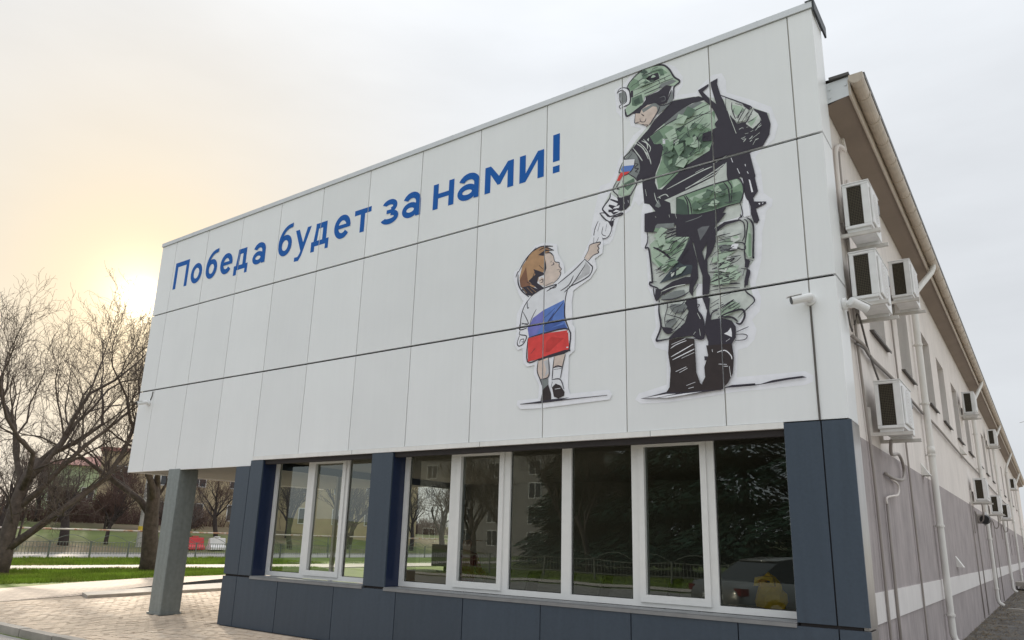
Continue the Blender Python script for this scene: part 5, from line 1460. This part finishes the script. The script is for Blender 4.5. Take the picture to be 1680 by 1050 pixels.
# person seated behind the glass in a red jacket
p = thing('person', 'seated person in a red jacket seen through the second pane of the wide window', 'person', (7.05,1.75,.25))
def skin_mesh(name, verts, edges, radii, m, parent, sub=2):
    me = bpy.data.meshes.new(name); me.from_pydata(verts, edges, []); me.materials.append(m)
    o = bpy.data.objects.new(name, me); COL.objects.link(o); o.parent = parent
    md = o.modifiers.new('skin','SKIN'); md.use_smooth_shade = True
    sv = me.skin_vertices[0].data if me.skin_vertices else None
    if sv is None:
        bpy.context.view_layer.objects.active = o
        sv = me.skin_vertices[0].data
    for i, r_ in enumerate(radii):
        sv[i].radius = r_ if isinstance(r_, tuple) else (r_, r_)
    sv[0].use_root = True
    s_ = o.modifiers.new('sub','SUBSURF'); s_.levels = sub; s_.render_levels = sub
    return o
bv = [(0,0,.52),(0,0,.70),(0,.02,.90),(0,.02,1.04),(0,.01,1.10),(0,-.015,1.18),(0,-.02,1.27),
      (.16,.02,1.0),(.24,-.02,.78),(.20,-.24,.72),(.17,-.32,.73),(-.16,.02,1.0),(-.24,-.02,.78),(-.20,-.24,.72),(-.17,-.32,.73),
      (.10,-.05,.50),(.12,-.42,.50),(.12,-.44,.10),(.12,-.54,.05),(-.10,-.05,.50),(-.12,-.42,.50),(-.12,-.44,.10),(-.12,-.54,.05)]
be = [(0,1),(1,2),(2,3),(3,4),(4,5),(5,6),(3,7),(7,8),(8,9),(9,10),(3,11),(11,12),(12,13),(13,14),(0,15),(15,16),(16,17),(17,18),(0,19),(19,20),(20,21),(21,22)]
br = [(.15,.11),(.14,.10),(.16,.10),(.12,.08),.05,.085,.075,.06,.045,.035,.03,.06,.045,.035,.03,.085,.06,.045,.04,.085,.06,.045,.04]
try:
    skin_mesh('body', bv, be, br, M['skin'], p)
    jv = bv[:4]+bv[7:10]+bv[11:14]; je = [(0,1),(1,2),(2,3),(3,4),(4,5),(5,6),(3,7),(7,8),(8,9)]
    skin_mesh('jacket', jv, je, [(.17,.13),(.165,.12),(.18,.12),(.14,.10),.08,.06,.05,.08,.06,.05], M['red_cloth'], p)
    skin_mesh('trousers', [bv[0]]+bv[15:18]+bv[19:22], [(0,1),(1,2),(2,3),(0,4),(4,5),(5,6)], [(.155,.12),.10,.075,.06,.10,.075,.06], M['dark_cloth'], p)
    skin_mesh('hair', [(0,.03,1.22),(0,.0,1.32),(0,-.04,1.33)], [(0,1),(1,2)], [.075,.08,.05], M['hair'], p)
except Exception as ex:
    print('person skin failed', ex)
p.rotation_euler = (0,0,radians(70))
c = copy_tree(c0); c.location = (7.05,1.80,.25); c.rotation_euler = (0,0,radians(70)); c['label'] = 'black chair under the seated person in the red jacket'; del c['group']
# yellow carrier bag on the inner sill
t = thing('carrier_bag', 'yellow plastic carrier bag standing inside the rightmost window pane', 'bag', (12.18,.62,.90))
b = MB(); rnd = random.Random(3); rows = []
for k, (z, w, d) in enumerate(((0,.15,.07),(.06,.17,.08),(.14,.16,.07),(.21,.13,.05),(.26,.12,.025))):
    ring_ = []
    for i in range(14):
        a = 2*pi*i/14; q = 1+rnd.uniform(-.2,.16)
        ring_.append((w*cos(a)*q, d*sin(a)*q, z+rnd.uniform(-.008,.008)))
    rows.append(ring_)
n = 14
for rr in rows: b.v += rr
for k in range(len(rows)-1):
    for i in range(n): b.f.append((k*n+i,k*n+(i+1)%n,(k+1)*n+(i+1)%n,(k+1)*n+i)); b.m.append(0)
b.f.append(tuple(range(n-1,-1,-1))); b.m.append(0)
b.build('sack', M['bag'], t)
for s in (-1,1):
    b = MB(); b.tube([(-.11+s*.02,s*.03,.22),(-.10+s*.03,s*.03,.29),(-.04+s*.02,s*.02,.325+s*.02),(.03,s*.02,.30),(.06+s*.02,s*.03,.22)], [.045,.034,.028,.034,.045], 5); b.build('handle', M['bag'], t)
b = MB(); b.box(11.7,12.6,.40,.80,.86,.895); tag(b.build('window_shelf', M['frame'], office), None).location = -OFF

# ---------------------------------------------------------------- bare trees
def grow(name, label, base, height, seed, trunk_r, m_bark, m_twig, lean=(0,0), fork=.22, levels=5, spread=.62, kids=(6,6,5,5,4), group=None, upb=.25, droop=0., limbs=(), twig_r=.0055, cat='tree', fork_n=None, curve=.17):
    rnd = random.Random(seed)
    root = thing(name, label, cat, base, 0, group)
    parts = {'trunk': MB(), 'branches': MB(), 'twigs': MB()}
    def seg(p, d, L, r0, r1, lv):
        n = 6 if lv == 0 else 5 if lv < 2 else 4 if lv == 2 else 3
        pts = [p.copy()]; rs = [r0]; q = p.copy(); dd = d.copy()
        for i in range(n):
            jit = Vector((rnd.gauss(0,1),rnd.gauss(0,1),rnd.gauss(0,1)))*curve*(1+.25*lv)
            dd = (dd + jit*(.5 if lv == 0 else 1) + Vector((0,0,upb*.22*(0 if lv == 0 else 1) - droop*lv*.05))).normalized()
            q = q + dd*(L/n); pts.append(q.copy()); rs.append(r0+(r1-r0)*(i+1)/n)
        tgt = parts['trunk' if lv == 0 else 'branches' if lv < 3 else 'twigs']
        tgt.tube(pts, rs, 9 if lv == 0 else 7 if lv == 1 else 5 if lv == 2 else 3, cap=lv < 2)
        return pts, rs, dd
    def rec(p, d, L, r0, lv):
        r1 = r0*(.62 if lv == 0 else .30 if lv < 4 else .6)
        pts, rs, dd = seg(p, d, L, r0, r1, lv)
        if lv >= levels: return
        k = kids[min(lv, len(kids)-1)]; k = max(2, k+rnd.choice((-1,0,0,1)))
        ph = rnd.random()*6.28
        for i in range(k):
            if lv == 0: t = .86+.14*(i+.5)/k if fork_n else .50+.5*(i+rnd.random()*.6)/k
            else: t = .22+.78*(i+rnd.random()*.7)/k
            t = min(t, 1.0); x = t*(len(pts)-1); j = min(int(x), len(pts)-2); f = x-j
            q = pts[j].lerp(pts[j+1], f); rr = rs[j]+(rs[j+1]-rs[j])*f
            ax = (pts[j+1]-pts[j]).normalized()
            ph += 2.4+rnd.gauss(0,.4)
            u = ax.orthogonal().normalized(); v = ax.cross(u)
            ang = spread*rnd.uniform(.65,1.35)
            nd = (ax*cos(ang)+(u*cos(ph)+v*sin(ph))*sin(ang)+Vector((0,0,upb*.5))).normalized()
            rec(q, nd, (L*rnd.uniform(.48,.74)*(1.08-.40*t) if lv else height*(1-fork)*rnd.uniform(.42,.56)), max(min(rr*.56, r0*(.52 if lv == 0 else .42)), twig_r), lv+1)
        if lv: rec(pts[-1], dd, L*.55, max(r1, twig_r), lv+1)
    trunk_h = height*fork
    rec(Vector((0,0,-.1)), Vector((lean[0],lean[1],1)).normalized(), trunk_h, trunk_r, 0)
    for (p0, pts_, r0) in limbs:      # big limbs drawn by hand
        P_ = [Vector(q) for q in pts_]; n = len(P_)
        parts['trunk'].tube(P_, [r0*(1-.55*i/(n-1)) for i in range(n)], 8)
        for i in range(1, n):
            for k in range(3):
                d = ((P_[i]-P_[i-1]).normalized()+Vector((rnd.gauss(0,.6),rnd.gauss(0,.6),rnd.uniform(.1,1.1)))).normalized()
                rec(P_[i-1].lerp(P_[i], rnd.random()), d, height*.16*rnd.uniform(.7,1.2), r0*.30, max(2, levels-3))
    parts['trunk'].build('trunk', m_bark, root, smooth=True)
    if parts['branches'].f: parts['branches'].build('branches', m_bark, root, smooth=True)
    if parts['twigs'].f: parts['twigs'].build('twigs', m_twig, root)
    return root
# flare at the foot of trunks comes from the tube radii; the two big trees nearest the plaza:
grow('bare_tree', 'large bare tree on the lawn at the left edge with a long limb leaning right', (-12.16,2.45,0), 13.0, 11, .26, M['bark'], M['twig'], lean=(.02,.10), fork=.30, levels=5, spread=.52, kids=(6,5,5,4,3), upb=.35,
     limbs=[(0,[(.02,.05,.75),(.25,.85,1.55),(.45,1.75,2.45),(.55,2.55,3.2),(.6,3.0,4.2),(.5,3.3,5.4)],.13)])
grow('bare_tree', 'bare tree with a thick forked trunk right behind the grey column', (-12.6,7.55,0), 12.2, 23, .33, M['bark'], M['twig'], lean=(.0,-.02), fork=.28, levels=5, spread=.46, kids=(5,5,5,4,3), upb=.45)
grow('bare_tree', 'dark bare tree rising behind the left-edge tree, its trunk partly hidden', (-17.5,2.6,0), 12.5, 37, .22, M['bark_dark'], M['twig'], fork=.26, levels=5, spread=.5, kids=(6,5,5,4,3), upb=.4)
def at_px(px, dist, z=0.):     # plan position at a bearing from the viewpoint (bearing measured on site)
    return (px[0], px[1], z)
far_trees = [  # x, y, ground z, height, seed, radius, kind
 (-37.5,15.6,.3,7.8,41,.34,0),(-36.8,11.6,.3,8.0,42,.2,0),(-46.5,17.4,1.9,6.6,43,.17,1),(-45,22.0,1.7,7.0,44,.16,1),(-40.5,8.6,.9,8.5,45,.22,0),(-36.9,6.2,.3,7.5,46,.25,0),
 (-48,13.0,1.8,7.5,47,.2,1),(-50,25.5,1.9,6.5,48,.16,1),(-37.2,22.6,.3,6.4,49,.26,2),(-41,29.0,1.0,7.5,50,.2,1),(-44,2.0,1.4,9,51,.25,0),(-55,19.5,2.4,7.5,52,.18,1),(-56,10,2.4,9,53,.2,0),(-38.0,18.6,.3,6.8,54,.15,1)]
kinds = ['dark bare tree across the road','slender reddish tree on the bank','bare tree forking low into a V']
extra = ['thick-trunked and nearest the light pole','just left of the thick-trunked one','right of the pair of saplings','by the pale green house','behind the leaning limb','close to the left edge of the view','far up the bank on the left','below the pinkish roof','seen between the column and the navy wall','in front of the sandstone house','beyond the far left edge','on top of the bank','highest on the bank at the left','beside the concrete pole']
for (x,y,z,h,sd,r_,k), ex_ in zip(far_trees, extra):
    grow('bare_tree', kinds[k]+', '+ex_, (x,y,z), h, sd, r_, M['bark_dark'], M['twig_red'] if k == 1 else M['twig'], fork=(.3,.34,.16)[k], levels=4, spread=(.5,.45,.62)[k], kids=(6,5,5,5) if k < 2 else (4,6,5,5), upb=.35, twig_r=.010, group='bare trees across the road')
for i, (x, y, z, h, r_) in enumerate([(-36.5,33,.3,8.5,.24),(-37,40,.3,9,.26),(-42,37,1.2,8,.2),(-36.6,48,.3,8.5,.24),(-43,46,1.2,8.5,.2),(-36.8,56,.3,9,.25),(-45,55,1.5,8,.2),(-20.5,24,0,8.5,.25),(-20,33,0,8.5,.25)]):
    grow('bare_tree', 'bare tree seen through the glazed front room, '+('behind the white barriers','second one past the barriers','on the bank past the sandstone house','third one past the barriers','farther up the bank','farthest along the road','farthest on the bank','first on the lawn before the fence','second on the lawn before the fence')[i], (x,y,z), h, 120+i, r_, M['bark_dark'], M['twig'], fork=.3, levels=4, spread=.5, kids=(6,5,5,4), upb=.35, twig_r=.010, group='bare trees past the navy wall')
# trimmed round shrub-trees
def round_bush(label, x, y, z, h, r_, seed, stem=True):
    rnd = random.Random(seed); t = thing('clipped_tree', label, 'tree', (x,y,z), 0, 'clipped round trees on the bank')
    b = MB(); b.tube([(0,0,-.1),(.02,0,h*.45)], [.09,.07], 7); b.build('trunk', M['bark_dark'], t)
    b = MB()
    for i in range(900):
        d = Vector((rnd.gauss(0,1),rnd.gauss(0,1),rnd.gauss(0,1))).normalized(); d.z = d.z*.7
        p0 = Vector((0,0,h*.62))+d*r_*rnd.uniform(.15,.7); p1 = p0+(d+Vector((rnd.gauss(0,.5),rnd.gauss(0,.5),rnd.gauss(0,.5)))).normalized()*r_*rnd.uniform(.25,.45)
        b.tube([p0,(p0+p1)/2+Vector((rnd.gauss(0,.04),rnd.gauss(0,.04),0)),p1], .013, 3, cap=False)
    b.build('twigs', M['twig_red'], t)
round_bush('clipped round tree with reddish twigs left of the concrete pole', -44.5, 21.6, 1.5, 3.0, 1.5, 61)
round_bush('clipped round tree with reddish twigs further left on the bank', -45.5, 18.9, 1.6, 3.0, 1.6, 62)
round_bush('clipped round tree standing below the sandstone house', -40.0, 26.0, .8, 2.6, 1.5, 63)

# leafless thicket on top of the bank
rnd = random.Random(77); b = MB()
for i in range(9000):
    y = rnd.uniform(-12, 70); x = -50+rnd.gauss(0,2.2)-(y-20)*.05; h = .8+1.9*noise.noise((y*.25,x*.2,3))+rnd.uniform(0,1.3)
    if h < .35: continue
    z = 1.95; q = Vector((rnd.gauss(0,.22),rnd.gauss(0,.22),1)); p0 = Vector((x,y,z-.1))
    b.tube([p0, p0+q*h*.5, p0+q*h+Vector((rnd.gauss(0,.2),rnd.gauss(0,.2),0))], [.025,.018,.010], 3, cap=False)
    p1 = p0+q*h*rnd.uniform(.4,.8); b.tube([p1, p1+Vector((rnd.gauss(0,.4),rnd.gauss(0,.4),rnd.uniform(.2,.6)))], .012, 3, cap=False)
tag(b.build('thicket', M['twig_red'], kind='stuff'), 'brown leafless thicket along the top of the bank', 'bushes')
# ---------------------------------------------------------------- park fence
f = thing('park_fence', 'low green-grey metal fence with arched tops along the lawn', 'fence', (-24.6,0,0))
fb = MB(); arch = MB(); rail_b = MB()
y0 = -22.0; step = 1.95
while y0 < 46:
    b = MB(); b.box(-.035,.035,y0-.035,y0+.035,-.05,.86); b.build('post', M['fence'], f)
    for k in range(1, 13):
        y = y0+step*k/13; fb.box(-.009,.009,y-.009,y+.009,.20,.80)
    arch.tube([(0,y0+step*i/14,.80+.34*sin(pi*i/14)) for i in range(15)], .013, 5)
    rail_b.box(-.014,.014,y0+.035,y0+step-.035,.78,.81); rail_b.box(-.014,.014,y0+.035,y0+step-.035,.24,.27); rail_b.box(-.014,.014,y0+.035,y0+step-.035,.56,.58)
    y0 += step
fb.build('bars', M['fence'], f, kind='stuff'); arch.build('arches', M['fence'], f); rail_b.build('rails', M['fence'], f)
# long pipe carried on stands across the road
t = thing('pipe_rail', 'long pale rusty pipe running level across the road behind the fence', 'pipe', (-35.2,0,0))
b = MB(); b.tube([(0,-60,1.36),(0,-20,1.38),(0,10,1.37),(0,26,1.37),(0,70,1.4)], .055, 8); b.build('pipe', M['rail'], t, smooth=True)
for y in range(-60, 71, 8):
    b = MB(); b.box(-.03,.03,y-.03,y+.03,0,1.32); b.build('stand', M['fence'], t)
# concrete lamp pole
t = thing('lamp_pole', 'pale concrete lamp pole with a yellow band across the road', 'street lamp', (-37.0,20.4,.2))
b = MB(); b.tube([(0,0,-.2),(0,0,7.2)], [.19,.11], 12); b.build('pole', M['concrete'], t)
b = MB(); b.tube([(0,0,1.15),(0,0,1.5)], .19, 12); b.build('band', M['yellow'], t)
b = MB(); b.tube([(0,0,7.1),(.6,-.1,7.7),(1.5,-.2,7.9)], .035, 6); b.box(1.4,2.0,-.30,-.10,7.86,7.98); b.build('lamp_arm', M['concrete'], t)
# road barriers
def barrier(label, x, y, z, m):
    t = thing('road_barrier', label, 'barrier', (x,y,z), radians(8), 'plastic road barriers')
    b = MB(); b.prism([(-.30,0),(.30,0),(.30,.18),(.14,.34),(.09,.85),(-.09,.85),(-.14,.34),(-.30,.18)], -.72, .72, 'y'); o = b.build('shell', m, t)
    q = o.modifiers.new('edge','BEVEL'); q.width = .03; q.segments = 2
    b = MB(); b.tube([(-.1,-.25,.86),(0,-.25,.93),(.0,.25,.93),(-.1,.25,.86)], .03, 6); b.build('handle', m, t)
barrier('left red plastic road barrier seen between the column and the navy wall', -36.2, 22.4, .17, M['red_plastic'])
barrier('right red plastic road barrier, next to the white one', -35.9, 24.0, .17, M['red_plastic'])
barrier('white plastic road barrier next to the red one', -35.6, 25.6, .17, M['white_plastic'])
barrier('white plastic road barrier half hidden by the navy wall', -35.3, 27.2, .17, M['white_plastic'])

# ---------------------------------------------------------------- buildings beyond the park
def house(name, label, cx, cy, z0, rz, w, d, h, m_wall, m_roof, cols, rows, ww=1.1, wh=1.4, hip=1.6, flat=False):
    t = thing(name, label, 'building', (cx,cy,z0), rz)
    b = MB(); b.box(-w/2,w/2,-d/2,d/2,-2,h); b.build('wall', m_wall, t)
    if flat:
        b = MB(); b.box(-w/2-.2,w/2+.2,-d/2-.2,d/2+.2,h+.01,h+.35); b.build('roof', m_roof, t)
    else:
        b = MB(); o = .5; x0,x1,y0,y1 = -w/2-o,w/2+o,-d/2-o,d/2+o; r0,r1 = x0+d/2, x1-d/2
        b.face([(x0,y0,h),(x1,y0,h),(r1,0,h+hip),(r0,0,h+hip)]); b.face([(x1,y1,h),(x0,y1,h),(r0,0,h+hip),(r1,0,h+hip)]); b.face([(x1,y0,h),(x1,y1,h),(r1,0,h+hip)]); b.face([(x0,y1,h),(x0,y0,h),(r0,0,h+hip)]); b.face([(x0,y0,h-.02),(x0,y1,h-.02),(x1,y1,h-.02),(x1,y0,h-.02)])
        b.build('roof', m_roof, t)
    for i in range(cols):
        for j in range(rows):
            x = -w/2+w*(i+.5)/cols; z = .9+(h-.6)*j/rows
            b = MB(); b.box(x-ww/2-.07,x+ww/2+.07,-d/2-.05,-d/2-.002,z-.07,z+wh+.07); o = b.build('window', M['frame'], t)
            b = MB(); b.face([(x-ww/2,-d/2-.056,z),(x-.04,-d/2-.056,z),(x-.04,-d/2-.056,z+wh),(x-ww/2,-d/2-.056,z+wh)]); b.face([(x+.04,-d/2-.056,z),(x+ww/2,-d/2-.056,z),(x+ww/2,-d/2-.056,z+wh),(x+.04,-d/2-.056,z+wh)]); b.build('pane', M['pane_dark'], o)
    return t
house('green_house', 'pale green rendered house with a pinkish red hipped roof on the bank', -70.5, 34.0, 3.2, radians(62), 12, 10, 4.6, M['ext_green'], M['ext_roof'], 4, 1, hip=1.5)
house('green_house', 'pale green house half hidden behind the tangle of trees at left', -82, 10, 3.2, radians(80), 18, 10, 3.4, M['ext_green'], M['roof'], 5, 1, hip=2.2)
house('sandstone_house', 'long sandstone house with two rows of windows seen under the overhang right of the column', -50, 40, 1.6, radians(62), 30, 9, 6.6, M['ext_stone'], M['ext_roof'], 9, 2, flat=True)

# ---------------------------------------------------------------- behind the viewpoint: what the windows mirror
def conifer(label, x, y, h, r_, seed, n=11000):
    rnd = random.Random(seed); t = thing('conifer_tree', label, 'tree', (x,y,0), 0, 'dark conifers behind the road')
    b = MB(); b.tube([(0,0,-.1),(0,0,h*.9)], [.22,.04], 8); b.build('trunk', M['bark_dark'], t)
    b = MB()
    for i in range(n):
        z = h*(.10+.90*(rnd.random()**1.25)); rr = r_*(1-(z/h))**.75*(.8+.35*sin(z*3.1+seed))+.15
        a = rnd.random()*6.283; q = rr*sqrt(rnd.uniform(.15,1)); c = Vector((q*cos(a),q*sin(a),z-.25*q))
        o = Vector((cos(a),sin(a),-.35)); s = rnd.uniform(.16,.36)
        sd = Vector((-sin(a),cos(a),rnd.uniform(-.4,.4)))*s*.30
        b.face([c-o*s*.5, c+sd, c+o*s, c-sd])
    b.build('foliage', M['conifer'], t)
for i, (x, y, h, r_) in enumerate([(3.8,-25,10.5,3.4),(.4,-27,11,3.7),(-3.0,-28,10,3.5),(-6.6,-29,8.6,3.2),(7.5,-23,11,3.4),(-1.4,-32,11.5,3.9),(-5.0,-33,10.5,3.7),(-9.5,-33,9.0,3.4)]):
    conifer('dark conifer mirrored in the windows, '+['at far right', 'tall one right of the middle', 'standing in the middle', 'shorter one left of the middle', 'rightmost and nearest', 'tall one in the back row', 'in the back row, behind the middle one', 'back row, leftmost'][i], x, y, h, r_, 70+i)
for i, (x, y, h) in enumerate([(-4.6,-25.5,10.0),(-13.5,-27,9.5),(-9.8,-26.5,8.8)]):
    grow('bare_tree', 'bare tree mirrored in the windows, '+('in front of the conifers','far left by the grey block','left of the conifers')[i]+' ', (x,y,0), h, 90+i, .2, M['bark_dark'], M['twig'], fork=.3, levels=4, spread=.45, kids=(6,6,5,5), upb=.45, twig_r=.010, group='bare trees behind the viewpoint')
house('apartment_block', 'grey apartment block behind the viewpoint, mirrored in the windows', -36, -62, 0, radians(180), 30, 12, 10.2, M['ext_grey'], M['roof'], 8, 4, ww=1.5, wh=1.5, flat=True)
f2 = copy_tree(f); f2['label'] = 'arched metal fence along the lawn behind the viewpoint'; f2.location = (-2,-20.5,0); f2.rotation_euler = (0,0,radians(90))
sheet('mirror_path', [(-60,-17.6),(60,-17.6),(60,-16.0),(-60,-16.0)], .012, M['path'])
bpy.data.objects['mirror_path'].name = 'footpath'
# silver saloon parked behind the viewpoint
t = thing('parked_car', 'silver saloon car parked on the road, mirrored in the rightmost windows', 'car', (10.15,-8.45,0), radians(-56.5)); t.scale = (.93,.93,.90)
def loft(secs, mats, name, parent, close=True, sm=True):
    b = MB(); n = len(secs[0])
    for s_ in secs: b.v += s_
    for i in range(len(secs)-1):
        for k in range(n-1 if not close else n):
            b.f.append((i*n+k, i*n+(k+1)%n, (i+1)*n+(k+1)%n, (i+1)*n+k)); b.m.append(0)
    b.f.append(tuple(range(n-1,-1,-1))); b.m.append(0); b.f.append(tuple((len(secs)-1)*n+k for k in range(n))); b.m.append(0)
    return b.build(name, mats, parent, smooth=sm)
def body_sec(x, zb, zt, w): return [(x,-w,zb),(x,w,zb),(x,w*1.02,(zb+zt)/2),(x,w*.93,zt-.04),(x,w*.80,zt),(x,-w*.80,zt),(x,-w*.93,zt-.04),(x,-w*1.02,(zb+zt)/2)]
loft([body_sec(*a) for a in ((-2.2,.38,.74,.70),(-2.12,.28,.90,.82),(-1.6,.22,.97,.86),(-.6,.2,.95,.87),(.6,.2,.95,.87),(1.2,.2,.92,.86),(1.9,.24,.82,.83),(2.15,.30,.66,.74))], M['car'], 'body', t)
loft([[(x,-w,z0),(x,w,z0),(x,w*.86,z1),(x,-w*.86,z1)] for x,w,z0,z1 in ((-1.75,.74,.93,.95),(-1.0,.76,.94,1.40),(-.4,.77,.94,1.46),(.3,.76,.93,1.44),(1.15,.74,.90,.93))], M['car_glass'], 'windows', t, sm=False)
loft([[(x,-w,z0),(x,w,z0),(x,w,z1),(x,-w,z1)] for x,w,z0,z1 in ((-1.05,.64,1.385,1.41),(-.4,.67,1.46,1.485),(.35,.655,1.435,1.46))], M['car'], 'roof', t)
for x in (-.35,.55):
    for s in (-1,1):
        b = MB(); b.beam((x,s*.765,.94),(x-.03,s*.665,1.45),.06,.02); b.build('pillar', M['car'], t)
for x in (-1.35,1.38):
    for s in (-1,1):
        b = MB(); b.tube([(x,s*.72,.31),(x,s*.88,.31)], .31, 20); w_ = b.build('wheel', M['tyre'], t)
        b = MB(); b.tube([(x,s*.87,.31),(x,s*.89,.31)], .2, 14); b.build('rim', M['rim'], w_)
for s in (-1,1):
    b = MB(); b.box(-2.175,-1.98,s*.72-.12,s*.72+.12,.68,.82); b.build('tail_light', M['tail'], t)
    b = MB(); b.box(2.0,2.14,s*.6-.14,s*.6+.14,.58,.70); b.build('headlight', M['frame'], t)
    b = MB(); b.box(.55,.68,s*.92-.07,s*.92+.07,.92,1.04); b.build('mirror', M['car'], t)
b = MB(); b.box(-2.215,-2.20,-.26,.26,.56,.67); b.build('number_plate', M['plate'], t)
b = MB(); b.box(-2.24,-2.0,-.78,.78,.30,.48); b.build('bumper', M['car'], t)
# ---------------------------------------------------------------- grass on the lawns
def lawn(label, quads, dens, h, seed):
    rnd = random.Random(seed); b = MB()
    for (a, c, d, e), n in quads:
        for i in range(n):
            u, v = rnd.random(), rnd.random()
            x = (a[0]*(1-u)+c[0]*u)*(1-v)+(e[0]*(1-u)+d[0]*u)*v; y = (a[1]*(1-u)+c[1]*u)*(1-v)+(e[1]*(1-u)+d[1]*u)*v
            nn = noise.noise((x*.9,y*.9,0)); hh = h*(.55+.6*rnd.random()+.55*nn); t = rnd.random()*6.283; w = rnd.uniform(.008,.02); l = rnd.uniform(-.04,.04)
            b.face([(x-w*cos(t),y-w*sin(t),-.01),(x+w*cos(t),y+w*sin(t),-.01),(x+l,y+rnd.uniform(-.04,.04),max(.02,hh))])
    tag(b.build('grass', M['grass'], kind='stuff'), label, 'grass')
lawn('bright green grass strip between the paved walkway and the park path', [(((-7.2,-6),(-14.9,-6),(-14.4,8.5),(-8.95,8.3)), 60000),(((-8.95,8.3),(-14.4,8.5),(-13.2,16),(-9.4,14)), 18000)], 1, .10, 1)
lawn('bright green grass strip between the park path and the fence', [(((-18.3,-5),(-24.4,-5),(-24.4,20),(-16.8,20)), 45000)], 1, .14, 2)
lawn('short green grass behind the viewpoint', [(((-20,-18),(24,-18),(24,-24),(-20,-24)), 14000)], 1, .10, 3)
# overhead wires
b = MB(); b.tube([(30,60,15.4),(24,70,15.2),(14,90,15.6)], .02, 4); tag(b.build('overhead_wire', M['cable_dark']), 'thin overhead wire in the sky beyond the right-hand roof', 'wire')
